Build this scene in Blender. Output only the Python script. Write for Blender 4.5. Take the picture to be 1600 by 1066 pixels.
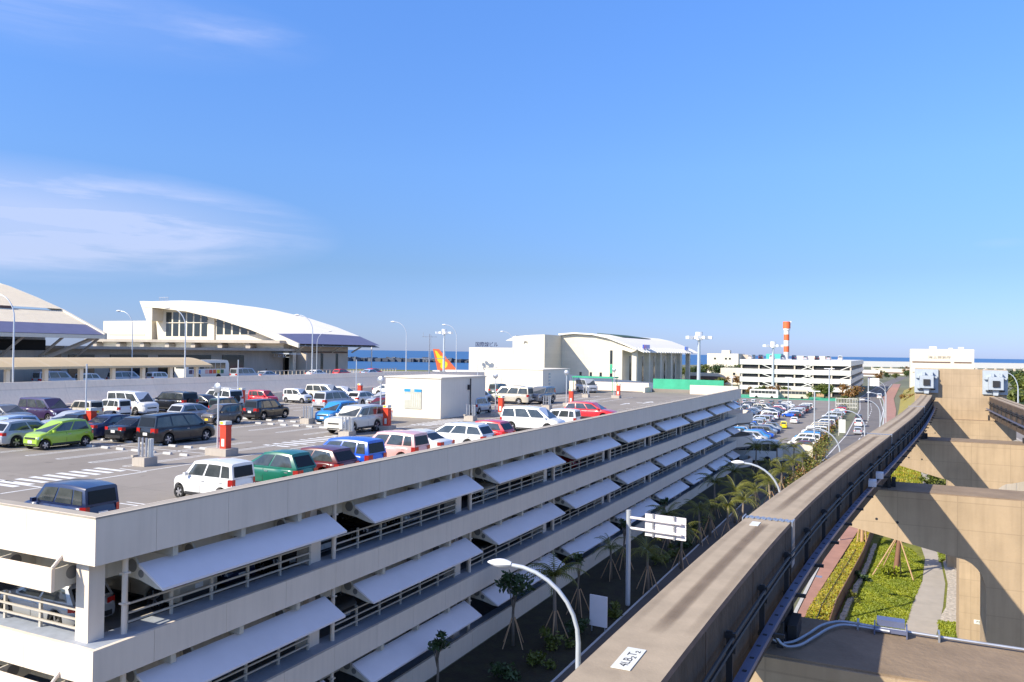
import bpy, math, random
from mathutils import Vector, Matrix
R=math.radians; PI=math.pi
for o in list(bpy.data.objects): bpy.data.objects.remove(o)
scn=bpy.context.scene; COL=scn.collection
# ---------------------------------------------------------------- camera
W,H=1600.,1066.; FPX=1250.
cam=bpy.data.cameras.new('camera'); camo=bpy.data.objects.new('camera',cam); COL.objects.link(camo)
cam.sensor_width=36; cam.lens=36*FPX/W; cam.clip_end=60000; cam.clip_start=.2
yaw,pit,rol=R(25.8),math.atan(17/1250.),.0137
fw=Vector((-math.sin(yaw)*math.cos(pit),math.cos(yaw)*math.cos(pit),math.sin(pit)))
r0=Vector((math.cos(yaw),math.sin(yaw),0)); u0=r0.cross(fw)
rr=r0*math.cos(rol)+u0*math.sin(rol); uu=-r0*math.sin(rol)+u0*math.cos(rol)
m=Matrix((rr,uu,-fw)).transposed().to_4x4(); m.translation=Vector((0,0,15.6)); camo.matrix_world=m
scn.camera=camo
scn.render.resolution_x=1024; scn.render.resolution_y=682
# ---------------------------------------------------------------- sky and sun
SUN_EL,SUN_AZ=34.,35.      # light travels towards +Y rotated 35 deg to +X
w=bpy.data.worlds.new('World'); scn.world=w; w.use_nodes=True
nt=w.node_tree; nt.nodes.clear()
N=nt.nodes.new; L=nt.links.new
out=N('ShaderNodeOutputWorld'); bg=N('ShaderNodeBackground'); sky=N('ShaderNodeTexSky')
sky.sky_type='NISHITA'; sky.sun_disc=False; sky.sun_elevation=R(SUN_EL); sky.sun_rotation=R(180+SUN_AZ)
sky.air_density=1.0; sky.dust_density=.25; sky.ozone_density=2.0; sky.altitude=0
tc=N('ShaderNodeTexCoord'); mp=N('ShaderNodeMapping'); mp.inputs['Scale'].default_value=(1.6,1.6,13); mp.inputs['Rotation'].default_value=(R(3),R(2),0)
nz=N('ShaderNodeTexNoise'); nz.inputs['Scale'].default_value=2.4; nz.inputs['Detail'].default_value=9; nz.inputs['Roughness'].default_value=.58; nz.inputs['Distortion'].default_value=.35
L(tc.outputs['Generated'],mp.inputs[0]); L(mp.outputs[0],nz.inputs[0])
rmp=N('ShaderNodeMapRange'); rmp.inputs[1].default_value=.45; rmp.inputs[2].default_value=.72; L(nz.outputs[0],rmp.inputs[0])
# cirrus banks: one low in the west, thin wisps higher up
def dirmask(v,r_in,r_out,sz):
    sub=N('ShaderNodeVectorMath'); sub.operation='SUBTRACT'; sub.inputs[1].default_value=v; L(tc.outputs['Generated'],sub.inputs[0])
    ml=N('ShaderNodeVectorMath'); ml.operation='MULTIPLY'; ml.inputs[1].default_value=(1,1,sz); L(sub.outputs[0],ml.inputs[0])
    ln=N('ShaderNodeVectorMath'); ln.operation='LENGTH'; L(ml.outputs[0],ln.inputs[0])
    mr=N('ShaderNodeMapRange'); mr.inputs[1].default_value=r_in; mr.inputs[2].default_value=r_out; mr.inputs[3].default_value=1; mr.inputs[4].default_value=0
    L(ln.outputs['Value'],mr.inputs[0]); return mr.outputs[0]
def pixdir(x,y):
    d=(fw+rr*((x-W/2)/FPX)-uu*((y-H/2)/FPX)); d.normalize(); return tuple(d)
def mul(a,b):
    n=N('ShaderNodeMath'); n.operation='MULTIPLY'
    for i,q in enumerate((a,b)):
        if isinstance(q,(int,float)): n.inputs[i].default_value=q
        else: L(q,n.inputs[i])
    return n.outputs[0]
def add(a,b):
    n=N('ShaderNodeMath'); n.operation='ADD'; L(a,n.inputs[0]); L(b,n.inputs[1]); return n.outputs[0]
m1=mul(dirmask(pixdir(0,338),.08,.36,5.2),1.4); m2=mul(dirmask(pixdir(370,48),.01,.08,5),.35); m3=mul(dirmask(pixdir(60,10),.02,.3,6),.3); m4=mul(dirmask(pixdir(1565,380),.0,.03,5),.25)
cm=add(add(m1,m2),add(m3,m4)); 
base=N('ShaderNodeMath'); base.operation='MULTIPLY_ADD'; base.inputs[1].default_value=.80; base.inputs[2].default_value=.30; L(rmp.outputs[0],base.inputs[0])
fm=N('ShaderNodeMath'); fm.operation='MINIMUM'; fm.inputs[1].default_value=.5; L(mul(base.outputs[0],cm),fm.inputs[0]); fac=fm.outputs[0]
mx=N('ShaderNodeMixRGB'); L(fac,mx.inputs[0])
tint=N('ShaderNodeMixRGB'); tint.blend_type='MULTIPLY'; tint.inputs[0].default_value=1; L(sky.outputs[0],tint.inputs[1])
sx_=N('ShaderNodeSeparateXYZ'); L(tc.outputs['Generated'],sx_.inputs[0])
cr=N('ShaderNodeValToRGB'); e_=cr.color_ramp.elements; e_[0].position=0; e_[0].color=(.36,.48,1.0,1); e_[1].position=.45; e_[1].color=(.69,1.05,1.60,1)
q_=cr.color_ramp.elements.new(.70); q_.color=(1.75,1.36,1.42,1); q_=cr.color_ramp.elements.new(.10); q_.color=(.41,.53,.80,1); q_=cr.color_ramp.elements.new(.22); q_.color=(.56,.77,1.12,1)  # overhead stop, above the frame, reddened to lift fill on shaded faces
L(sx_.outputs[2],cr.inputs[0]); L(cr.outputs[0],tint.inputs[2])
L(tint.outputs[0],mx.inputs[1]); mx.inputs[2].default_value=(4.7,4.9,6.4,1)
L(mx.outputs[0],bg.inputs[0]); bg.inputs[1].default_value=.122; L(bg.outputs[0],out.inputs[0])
sl=bpy.data.lights.new('sun','SUN'); sl.energy=4.6; sl.angle=R(.5); sl.color=(1,.905,.73)
so=bpy.data.objects.new('sun',sl); COL.objects.link(so)
sd=Vector((math.sin(R(SUN_AZ))*math.cos(R(SUN_EL)),math.cos(R(SUN_AZ))*math.cos(R(SUN_EL)),-math.sin(R(SUN_EL))))
so.rotation_euler=sd.to_track_quat('-Z','Y').to_euler()
vs=scn.view_settings; vs.view_transform='Standard'; vs.look='None'; vs.exposure=.55; vs.gamma=1; vs.use_curve_mapping=False
scn.cycles.max_bounces=6; scn.cycles.diffuse_bounces=3
# ---------------------------------------------------------------- materials
def mat(name,c,rough=.7,metal=0,var=.08,scale=3.,bump=0.,bscale=30.,spec=.5,streak=0.,coat=0.,objc=True,c2=None,emit=None,grid=None,spots=0.):
    m=bpy.data.materials.new(name); m.use_nodes=True; n=m.node_tree; b=n.nodes['Principled BSDF']
    b.inputs['Roughness'].default_value=rough; b.inputs['Metallic'].default_value=metal; b.inputs['Specular IOR Level'].default_value=spec
    if coat: b.inputs['Coat Weight'].default_value=coat; b.inputs['Coat Roughness'].default_value=.05
    col=(c[0],c[1],c[2],1)
    t=n.nodes.new('ShaderNodeTexCoord')
    if var:
        z=n.nodes.new('ShaderNodeTexNoise'); z.inputs['Scale'].default_value=scale; z.inputs['Detail'].default_value=6; z.inputs['Roughness'].default_value=.62
        n.links.new(t.outputs['Object'],z.inputs[0])
        mr=n.nodes.new('ShaderNodeMapRange'); mr.inputs[1].default_value=.3; mr.inputs[2].default_value=.7; n.links.new(z.outputs[0],mr.inputs[0])
        mx=n.nodes.new('ShaderNodeMixRGB'); mx.inputs[1].default_value=tuple(q*(1-var) for q in c)+(1,)
        mx.inputs[2].default_value=(tuple(min(1,q*(1+var)) for q in c)+(1,)) if c2 is None else tuple(c2)+(1,)
        n.links.new(mr.outputs[0],mx.inputs[0]); last=mx.outputs[0]
        if streak:
            mp=n.nodes.new('ShaderNodeMapping'); mp.inputs['Scale'].default_value=(5,5,.35); n.links.new(t.outputs['Object'],mp.inputs[0])
            z2=n.nodes.new('ShaderNodeTexNoise'); z2.inputs['Scale'].default_value=1.; z2.inputs['Detail'].default_value=5; n.links.new(mp.outputs[0],z2.inputs[0])
            m2=n.nodes.new('ShaderNodeMapRange'); m2.inputs[1].default_value=.42; m2.inputs[2].default_value=.75; m2.inputs[4].default_value=streak; n.links.new(z2.outputs[0],m2.inputs[0])
            x2=n.nodes.new('ShaderNodeMixRGB'); x2.blend_type='MULTIPLY'; x2.inputs[2].default_value=(.42,.40,.37,1); n.links.new(m2.outputs[0],x2.inputs[0]); n.links.new(last,x2.inputs[1]); last=x2.outputs[0]
        if grid:      # formwork / cladding joints as thin darker lines
            mp=n.nodes.new('ShaderNodeMapping'); mp.inputs['Rotation'].default_value=(R(90) if len(grid)<4 else 0,0,0); n.links.new(t.outputs['Object'],mp.inputs[0])
            bk=n.nodes.new('ShaderNodeTexBrick'); bk.offset=0.; bk.inputs['Color1'].default_value=(1,1,1,1); bk.inputs['Color2'].default_value=(.93,.93,.93,1); bk.inputs['Mortar'].default_value=(grid[2],)*3+(1,); bk.inputs['Scale'].default_value=1.; bk.inputs['Brick Width'].default_value=grid[0]; bk.inputs['Row Height'].default_value=grid[1]; bk.inputs['Mortar Size'].default_value=.018; bk.inputs['Mortar Smooth'].default_value=.3
            n.links.new(mp.outputs[0],bk.inputs[0]); x3=n.nodes.new('ShaderNodeMixRGB'); x3.blend_type='MULTIPLY'; x3.inputs[0].default_value=1; n.links.new(last,x3.inputs[1]); n.links.new(bk.outputs[0],x3.inputs[2]); last=x3.outputs[0]
        if spots:
            for sc_,lo,hi,am in ((1.1,.66,.74,spots),(.16,.52,.75,spots*.5),(6.,.70,.76,spots*.8)):
                z2=n.nodes.new('ShaderNodeTexNoise'); z2.inputs['Scale'].default_value=sc_; z2.inputs['Detail'].default_value=3; n.links.new(t.outputs['Object'],z2.inputs[0])
                m2=n.nodes.new('ShaderNodeMapRange'); m2.inputs[1].default_value=lo; m2.inputs[2].default_value=hi; m2.inputs[4].default_value=am; n.links.new(z2.outputs[0],m2.inputs[0])
                x4=n.nodes.new('ShaderNodeMixRGB'); x4.blend_type='MULTIPLY'; x4.inputs[2].default_value=(.35,.33,.31,1); n.links.new(m2.outputs[0],x4.inputs[0]); n.links.new(last,x4.inputs[1]); last=x4.outputs[0]
        n.links.new(last,b.inputs['Base Color'])
    else: b.inputs['Base Color'].default_value=col
    if bump:
        z=n.nodes.new('ShaderNodeTexNoise'); z.inputs['Scale'].default_value=bscale; z.inputs['Detail'].default_value=4; n.links.new(t.outputs['Object'],z.inputs[0])
        bp=n.nodes.new('ShaderNodeBump'); bp.inputs['Strength'].default_value=bump; bp.inputs['Distance'].default_value=.05; n.links.new(z.outputs[0],bp.inputs['Height']); n.links.new(bp.outputs[0],b.inputs['Normal'])
    return m
M={}
def mk(k,*a,**q): M[k]=mat(k,*a,**q)
mk('panel',(.88,.75,.61),.75,var=.035,scale=.5,streak=.11)
mk('panel2',(.62,.57,.46),.8,var=.06,scale=.8,streak=.25)
mk('seam',(.20,.19,.17),.9)
mk('awning',(.88,.83,.84),.3,var=.03,scale=1.2)
mk('railm',(.55,.50,.42),.6,var=.06)
mk('deckm',(.30,.265,.225),.85,var=.10,scale=.35,bump=.15,bscale=60,spots=.45,grid=(5.6,5.7,.72,1))
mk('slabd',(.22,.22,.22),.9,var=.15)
mk('line',(.78,.78,.76),.7,var=.12,scale=4)
mk('ledge',(.36,.40,.46),.7,var=.12)
mk('conc',(.47,.35,.225),.9,var=.11,scale=.7,bump=.10,bscale=14,streak=.26,grid=(1.8,.9,.82))
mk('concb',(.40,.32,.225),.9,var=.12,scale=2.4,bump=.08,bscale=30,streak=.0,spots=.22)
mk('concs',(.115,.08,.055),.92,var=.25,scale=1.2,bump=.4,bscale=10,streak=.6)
mk('conccap',(.265,.195,.13),.92,var=.2,scale=1.0,bump=.35,bscale=10)
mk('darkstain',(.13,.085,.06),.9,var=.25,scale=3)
mk('groove',(.22,.165,.11),.9,var=.2,scale=4)
mk('tray',(.20,.23,.36),.4,metal=.5,var=.08)
mk('steel',(.42,.44,.48),.4,metal=.6,var=.1)
mk('buffer',(.42,.47,.52),.5,var=.08)
mk('dark',(.025,.025,.028),.6,var=.1)
mk('black',(.012,.012,.013),.8,var=0)
mk('glass',(.030,.042,.048),.07,var=.35,scale=1.3,spec=1.,c2=(.09,.10,.10))
mk('glassb',(.02,.03,.035),.12,var=0,spec=.7)
mk('tyre',(.02,.02,.02),.8,var=0); mk('rim',(.5,.5,.52),.3,metal=.7,var=0)
mk('redlamp',(.5,.02,.015),.25,var=0); mk('headl',(.75,.77,.8),.12,var=0,metal=.3); mk('plate',(.8,.8,.78),.5,var=0); mk('plateY',(.85,.6,.03),.5,var=0)
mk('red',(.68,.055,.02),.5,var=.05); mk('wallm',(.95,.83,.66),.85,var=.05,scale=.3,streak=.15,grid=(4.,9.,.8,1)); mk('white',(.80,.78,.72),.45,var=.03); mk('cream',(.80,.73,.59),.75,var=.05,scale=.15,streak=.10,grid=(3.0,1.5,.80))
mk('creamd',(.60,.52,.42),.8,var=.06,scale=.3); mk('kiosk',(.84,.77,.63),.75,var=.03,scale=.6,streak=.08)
mk('polem',(.62,.66,.70),.35,metal=.35,var=.04); mk('lampw',(.82,.83,.85),.3,var=.02)
mk('tile',(.86,.76,.58),.75,var=.07,scale=1.5); mk('tileblue',(.15,.155,.26),.5,var=.08,scale=.8); mk('roofw',(.92,.87,.78),.85,var=.03,scale=.3)
mk('brown',(.16,.10,.08),.8); mk('greyw',(.46,.41,.35),.85,var=.08,scale=.5,streak=.2)
mk('green',(.05,.42,.24),.7,var=.15,scale=.6); mk('teal',(.08,.5,.45),.6)
mk('canopy',(.66,.50,.27),.5,var=.05); mk('orange',(.85,.16,.05),.5,var=.04)
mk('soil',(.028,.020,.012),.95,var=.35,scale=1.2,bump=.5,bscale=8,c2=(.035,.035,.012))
mk('asph',(.17,.155,.145),.88,var=.14,scale=.25,bump=.1,bscale=40); mk('asphl',(.25,.225,.20),.88,var=.10,scale=.1)
mk('land',(.16,.165,.10),.95,var=.3,scale=.01); mk('apron',(.30,.31,.31),.9,var=.1,scale=.02)
mk('redpave',(.40,.215,.165),.85,var=.14,scale=.7,bump=.1,bscale=30); mk('pathm',(.42,.375,.315),.9,var=.1,scale=1.); mk('walk',(.10,.085,.07),.9,var=.1)
mk('stone',(.5,.44,.36),.9,var=.4,scale=5,bump=.8,bscale=9); mk('kerbm',(.5,.5,.49),.85,var=.08)
mk('soil2',(.17,.18,.02),.95,var=.35,scale=2)
mk('fencem',(.22,.11,.07),.7,var=.1); mk('wood',(.50,.32,.18),.7,var=.1)
def leafmat(k,c,c2):
    m=mat(k,c,.55,var=.3,scale=.9,c2=c2); b=m.node_tree.nodes['Principled BSDF']
    m.node_tree.nodes['Principled BSDF'].inputs['Subsurface Weight'].default_value=0; M[k]=m
leafmat('leafd',(.030,.065,.018),(.055,.10,.03)); leafmat('leafm',(.08,.12,.015),(.15,.17,.025)); leafmat('leafy',(.22,.20,.03),(.11,.13,.02)); leafmat('leafo',(.30,.11,.03),(.20,.14,.03))
leafmat('grass',(.22,.27,.012),(.32,.35,.02)); leafmat('grassy',(.34,.28,.02),(.42,.33,.03)); mk('trunk',(.22,.18,.14),.9,var=.2); mk('frondd',(.10,.12,.015),.5,var=.3,c2=(.20,.20,.03))
mk('rock',(.085,.10,.125),.95,var=.3,scale=.02); mk('flag',(.75,.3,.35),.7)  # rock: blue-grey puts the distance haze into the breakwater colour
# sea
sea=mat('sea_water',(.02,.09,.24),.35,var=.18,scale=.004,bump=.25,bscale=.4,c2=(.012,.11,.30)); M['sea']=sea
mk('glassd',(.012,.014,.016),.25,var=0,spec=.25); mk('copingm',(.42,.375,.31),.85,var=.10,scale=1.5,spots=.2)
# soft worn running stripe along the beam top (fades out at its edges)
_m=mat('stripe_wear',(.20,.145,.10),.9,var=.2,scale=4); M['wear']=_m; _n=_m.node_tree; _b=_n.nodes['Principled BSDF']
_a=_n.nodes.new('ShaderNodeAttribute'); _a.attribute_name='fade'; _z=_n.nodes.new('ShaderNodeTexNoise'); _z.inputs['Scale'].default_value=1.7; _z.inputs['Detail'].default_value=5
_r=_n.nodes.new('ShaderNodeMapRange'); _r.inputs[1].default_value=.3; _r.inputs[2].default_value=.65; _r.inputs[3].default_value=.25; _r.inputs[4].default_value=.85
_u=_n.nodes.new('ShaderNodeMath'); _u.operation='MULTIPLY'; _n.links.new(_z.outputs[0],_r.inputs[0]); _n.links.new(_r.outputs[0],_u.inputs[0]); _n.links.new(_a.outputs['Fac'],_u.inputs[1]); _n.links.new(_u.outputs[0],_b.inputs['Alpha'])
# car paints
PAINT=dict(white=(.80,.80,.78),pearl=(.72,.69,.60),silver=(.45,.47,.50),grey=(.16,.165,.175),black=(.012,.013,.017),navy=(.012,.022,.075),
 green=(.008,.14,.085),lime=(.36,.55,.05),maroon=(.12,.012,.015),red=(.62,.02,.03),blue=(.01,.10,.62),sky=(.03,.26,.62),pink=(.80,.42,.38),
 brown=(.10,.085,.075),yellow=(.80,.70,.02),beige=(.48,.42,.32),champ=(.55,.50,.40),dgreen=(.02,.05,.04),purple=(.05,.03,.09),lblue=(.42,.55,.72))
for k,c in PAINT.items(): M['p_'+k]=mat('paint_'+k,c,.28,metal=.15 if k in('silver','grey','champ','lblue','brown') else 0,var=.02,spec=.5,coat=.6)
# ---------------------------------------------------------------- mesh builder
class MB:
    def __init__(s): s.v=[];s.f=[];s.mi=[];s.k=0
    def face(s,pts,mi=None):
        b=len(s.v); s.v+= [tuple(p) for p in pts]; s.f.append(tuple(range(b,b+len(pts)))); s.mi.append(s.k if mi is None else mi)
    def box(s,x0,x1,y0,y1,z0,z1,mi=None):
        b=len(s.v); s.v+=[(x,y,z) for z in (z0,z1) for y in (y0,y1) for x in (x0,x1)]
        for f in ((0,2,3,1),(4,5,7,6),(0,1,5,4),(1,3,7,5),(3,2,6,7),(2,0,4,6)): s.f.append(tuple(b+i for i in f)); s.mi.append(s.k if mi is None else mi)
    def cbox(s,c,d,rz=0,mi=None,tilt=None):
        b=len(s.v); Rm=Matrix.Rotation(rz,3,'Z')
        if tilt: Rm=Rm@Matrix.Rotation(tilt[0],3,tilt[1])
        for z in (-.5,.5):
            for y in (-.5,.5):
                for x in (-.5,.5):
                    p=Rm@Vector((x*d[0],y*d[1],z*d[2])); s.v.append((p.x+c[0],p.y+c[1],p.z+c[2]))
        for f in ((0,2,3,1),(4,5,7,6),(0,1,5,4),(1,3,7,5),(3,2,6,7),(2,0,4,6)): s.f.append(tuple(b+i for i in f)); s.mi.append(s.k if mi is None else mi)
    def prism(s,poly,a,b_,axis='Y',mi=None):
        # poly of 2-D points extruded between a and b_ along axis
        def P(p,t): return {'Y':(p[0],t,p[1]),'X':(t,p[0],p[1]),'Z':(p[0],p[1],t)}[axis]
        b=len(s.v); n=len(poly); s.v+=[P(p,a) for p in poly]+[P(p,b_) for p in poly]; mi=s.k if mi is None else mi
        s.f.append(tuple(range(b,b+n))); s.mi.append(mi); s.f.append(tuple(range(b+2*n-1,b+n-1,-1))); s.mi.append(mi)
        for i in range(n): j=(i+1)%n; s.f.append((b+i,b+n+i,b+n+j,b+j)); s.mi.append(mi)
    def tube(s,pts,r,n=8,mi=None,cap=True):
        pts=[Vector(p) for p in pts]; rs=r if isinstance(r,(list,tuple)) else [r]*len(pts); b=len(s.v); mi=s.k if mi is None else mi
        for i,p in enumerate(pts):
            t=(pts[min(i+1,len(pts)-1)]-pts[max(i-1,0)]).normalized(); a=Vector((0,0,1)) if abs(t.z)<.9 else Vector((1,0,0))
            u=t.cross(a).normalized(); v=t.cross(u)
            for k in range(n):
                an=2*PI*k/n; q=p+(u*math.cos(an)+v*math.sin(an))*rs[i]; s.v.append(tuple(q))
        for i in range(len(pts)-1):
            for k in range(n): s.f.append((b+i*n+k,b+i*n+(k+1)%n,b+(i+1)*n+(k+1)%n,b+(i+1)*n+k)); s.mi.append(mi)
        if cap: s.f.append(tuple(b+k for k in range(n))[::-1]); s.mi.append(mi); e=b+(len(pts)-1)*n; s.f.append(tuple(e+k for k in range(n))); s.mi.append(mi)
    def grid(s,rows,mi=None,close=False):
        b=len(s.v); n=len(rows[0]); mi=s.k if mi is None else mi
        for r in rows: s.v+=[tuple(p) for p in r]
        for i in range(len(rows)-1):
            for k in range(n if close else n-1): s.f.append((b+i*n+k,b+i*n+(k+1)%n,b+(i+1)*n+(k+1)%n,b+(i+1)*n+k)); s.mi.append(mi)
        return b
    def blob(s,c,r,n=1,mi=None,sq=1.):
        rows=[]
        for i in range(7):
            ph=PI*i/6; rows.append([(c[0]+r*math.sin(ph)*math.cos(2*PI*k/10),c[1]+r*math.sin(ph)*math.sin(2*PI*k/10),c[2]+r*sq*math.cos(ph)) for k in range(10)])
        s.grid(rows,mi,close=True)
    def mesh(s,name,mats,smooth=False):
        me=bpy.data.meshes.new(name); me.from_pydata(s.v,[],s.f)
        for q in (mats if isinstance(mats,(list,tuple)) else [mats]): me.materials.append(M[q] if isinstance(q,str) else q)
        me.polygons.foreach_set('material_index',s.mi); 
        if smooth: me.polygons.foreach_set('use_smooth',[True]*len(s.f))
        me.update(); return me
    def build(s,name,mats,parent=None,smooth=False):
        me=s.mesh(name,mats,smooth); o=bpy.data.objects.new(name,me); COL.objects.link(o)
        if smooth: 
            try: me.shade_smooth(); me.set_sharp_from_angle(angle=R(40))
            except Exception: pass
        if parent is not None: o.parent=parent
        return o
def fixn(o):
    import bmesh
    bm=bmesh.new(); bm.from_mesh(o.data); bmesh.ops.recalc_face_normals(bm,faces=bm.faces); bm.to_mesh(o.data); bm.free(); return o
def tag(o,label=None,cat=None,group=None,kind=None):
    if label: o['label']=label
    if cat: o['category']=cat
    if group: o['group']=group
    if kind: o['kind']=kind
    return o
def empty(name,loc=(0,0,0),rz=0,label=None,cat=None,group=None):
    o=bpy.data.objects.new(name,None); COL.objects.link(o); o.location=loc; o.rotation_euler=(0,0,rz); o.empty_display_size=.1
    return tag(o,label,cat,group)
KIDS={}
def copy_tree(o,parent=None):
    c=o.copy(); COL.objects.link(c); c.parent=parent
    for ch in o.children: copy_tree(ch,c)
    return c
def text(name,s,size,mt,parent,loc,rot,ex=.01,align='CENTER',sx=1,bold=0):
    cu=bpy.data.curves.new(name,'FONT'); cu.body=s; cu.size=size; cu.extrude=ex; cu.align_x=align; cu.align_y='CENTER'; cu.offset=bold
    t=bpy.data.objects.new(name,cu); COL.objects.link(t); dg=bpy.context.evaluated_depsgraph_get()
    me=bpy.data.meshes.new_from_object(t.evaluated_get(dg)); bpy.data.objects.remove(t)
    me.materials.clear(); me.materials.append(M[mt]); o=bpy.data.objects.new(name,me); COL.objects.link(o); o.location=loc; o.rotation_euler=rot; o.scale=(sx,1,1)
    if parent: o.parent=parent
    return o
def struct(name,mb,mats,label=None):
    o=mb.build(name,mats); o['kind']='structure'
    if label: o['label']=label
    return o
rnd=random.Random(5)
exec_parts=[]
#@@GROUND
#@@GARAGE
#@@CARS
#@@RAIL
#@@FAR
#@@VEG
# ================================================================ GROUND
def cw(d,l): return (-.4352*d+.9003*l, .9003*d+.4352*l)
g=MB(); 
g.face([(-30000,-3000,-1.2),(30000,-3000,-1.2),(30000,40000,-1.2),(-30000,40000,-1.2)]); struct('sea',g,'sea')
g=MB(); poly=[cw(-300,-3000),cw(650,-900),cw(640,-500),cw(655,-150),cw(640,-50),cw(700,60),cw(1150,200),cw(1300,420),cw(1250,2500),cw(-300,3000)]
g.face([(x,y,0) for x,y in poly]); g.face([(x,y,-6) for x,y in poly][::-1])
for i in range(len(poly)):
    a,b=poly[i],poly[(i+1)%len(poly)]; g.face([(a[0],a[1],-6),(b[0],b[1],-6),(b[0],b[1],0),(a[0],a[1],0)])
struct('ground',g,'land')
def sheet(name,pts,z,mt,**k):
    g=MB(); g.face([(x,y,z) for x,y in pts]); o=struct(name,g,mt); return o
# airfield apron and shore
sheet('airfield_apron',[cw(200,-420),cw(600,-900),cw(610,-40),cw(560,30),cw(300,10)],.004,'apron')
sheet('shore_grass',[cw(602,-880),cw(640,-800),cw(632,-60),cw(602,-40)],.05,'soil2')
g=MB()      # breakwater in the sea
for i in range(190):
    d=1180+rnd.uniform(-10,10); l=-560+i*3.0; x,y=cw(d,l); h=rnd.uniform(3.6,5.2); g.cbox((x,y,h/2-1.5),(rnd.uniform(6,9),rnd.uniform(9,16),h+1),rnd.uniform(0,3),None,(rnd.uniform(-.3,.3),'X'))
tag(g.build('breakwater','rock'),'long dark rock breakwater lying in the blue sea beyond the airfield','breakwater')
# planting strip in the shade of the garage, kerb, road
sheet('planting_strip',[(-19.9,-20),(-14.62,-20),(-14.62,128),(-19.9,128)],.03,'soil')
sheet('sidewalk',[(-14.5,-20),(-13.6,-20),(-13.2,100),(-12.6,150),(-14.2,150),(-14.5,100)],.11,'walk')
g=MB(); g.box(-14.62,-14.5,-20,100,0,.14); struct('kerb',g,'kerbm')
road=[(-13.5,-20),(-13.4,60),(-12.6,97),(-10.4,130),(-9.6,172),(-10.5,257),(-13.5,330),(-9,513),(0,700),(7,700),(-3,513),(-6,330),(-3.6,257),(-3.4,172),(-4.6,130),(-5.2,90),(-5.9,50),(-6.2,-20)]
sheet('road',road,.012,'asph')
g=MB()
def strip_line(g,pts,wd,z):
    for a,b in zip(pts,pts[1:]):
        d=Vector((b[0]-a[0],b[1]-a[1],0)).normalized(); n=Vector((-d.y,d.x,0))*wd/2
        g.face([(a[0]-n.x,a[1]-n.y,z),(b[0]-n.x,b[1]-n.y,z),(b[0]+n.x,b[1]+n.y,z),(a[0]+n.x,a[1]+n.y,z)][::-1])
def midl(t): return [(-13.4+(7.3)*t,0),(-13.1+7.3*t,60),(-12.4+7.1*t,97),(-10.2+5.6*t,130),(-9.4+5.9*t,172),(-10.3+6.6*t,257),(-13.3+7.2*t,330),(-8.8+5.7*t,513)]
strip_line(g,midl(.03),.15,.018); strip_line(g,midl(.97),.15,.018)
c=midl(.5)
for a,b in zip(c,c[1:]):
    n=int((b[1]-a[1])/8)
    for k in range(n):
        t0,t1=k/n,(k+.5)/n; strip_line(g,[(a[0]+(b[0]-a[0])*t0,a[1]+(b[1]-a[1])*t0),(a[0]+(b[0]-a[0])*t1,a[1]+(b[1]-a[1])*t1)],.15,.018)
struct('road_markings',g,'line')
sheet('brick_walk',[(-5.9,-20),(-5.6,40),(-5.35,52),(-4.6,82),(-4.1,105),(-4.0,130),(-3.0,172),(-3.2,257),(-5.5,330),(-2.6,513),(1.2,513),(-1.5,330),(-.5,257),(-1.0,172),(-2.9,105),(-3.0,80),(-4.9,52),(-5.0,-20)],.12,'redpave')
g=MB()
for a,b in zip([(-6.1,-20),(-5.5,52),(-4.75,82),(-4.25,105),(-4.15,130),(-3.15,172)],[(-5.5,52),(-4.75,82),(-4.25,105),(-4.15,130),(-3.15,172),(-3.35,257)]):
    g.prism([(a[0]-.1,a[1]),(a[0]+.1,a[1]),(b[0]+.1,b[1]),(b[0]-.1,b[1])],0,.15,'Z')
struct('kerb',g,'kerbm')
# lawn beneath the monorail
sheet('lawn_ground',[(-4.0,20),(7.5,20),(7.5,150),(-1.4,170),(-2.7,105),(-2.4,80)],.02,'soil2')
sheet('footpath',[(.1,30),(.35,51),(.9,57),(1.6,63),(1.95,70),(1.6,78),(1.9,90),(2.8,107),(3.0,150),(4.0,150),(3.9,107),(3.2,90),(2.9,78),(3.0,70.5),(3.0,63),(2.6,57),(2.0,51),(1.6,30)],.035,'pathm')
sheet('gravel_bed',[(2.2,54),(3.4,54),(4.8,69),(4.2,75),(3.15,70.5),(3.15,63),(2.75,57)],.03,'stone')
sheet('side_road',[(7.6,10),(16,10),(19,120),(20,260),(12,260),(9.2,150),(8.2,80)],.012,'asphl')
g=MB(); strip_line(g,[(11.8,40),(12.6,90),(14,160)],.18,.02); struct('road_markings',g,'line')
# far ground car park
sheet('car_park_surface',[(-54,128),(-24,128),(-12.6,138),(-12.4,150),(-12.9,175),(-14.6,255),(-17.5,300),(-62,300)],.016,'asphl')
sheet('bus_bay',[(-27,104),(-15.2,104),(-14.0,128),(-14.0,140),(-30,140)],.010,'asph')
sheet('green_court',[(-60,300),(-18,300),(-18,322),(-62,326)],.02,'green')
# ================================================================ GARAGE
DZ=9.85; FX=-20.0; FY=15.03; WX=-61.; NY=116.
GA=empty('parking_garage',(FX,FY,0),0,'long cream multi storey car park with open roof deck and slanted white awnings','parking garage')
def gp(mb,name,mats,parent=GA,smooth=False):
    o=mb.build(name,mats,None,smooth); o.parent=parent; o.matrix_parent_inverse=Matrix.Translation((-FX,-FY,0)) if parent is GA else Matrix.Identity(4); return o
cols=[15.75]+[26.0+11.45*k for k in range(8)]          # drain pipe / column lines along +X face
xcols=[-20.75-11.45*k for k in range(4)]
LV=[(9.49,10.80),(6.18,7.15),(2.88,3.85),(0.0,.95)]
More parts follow.
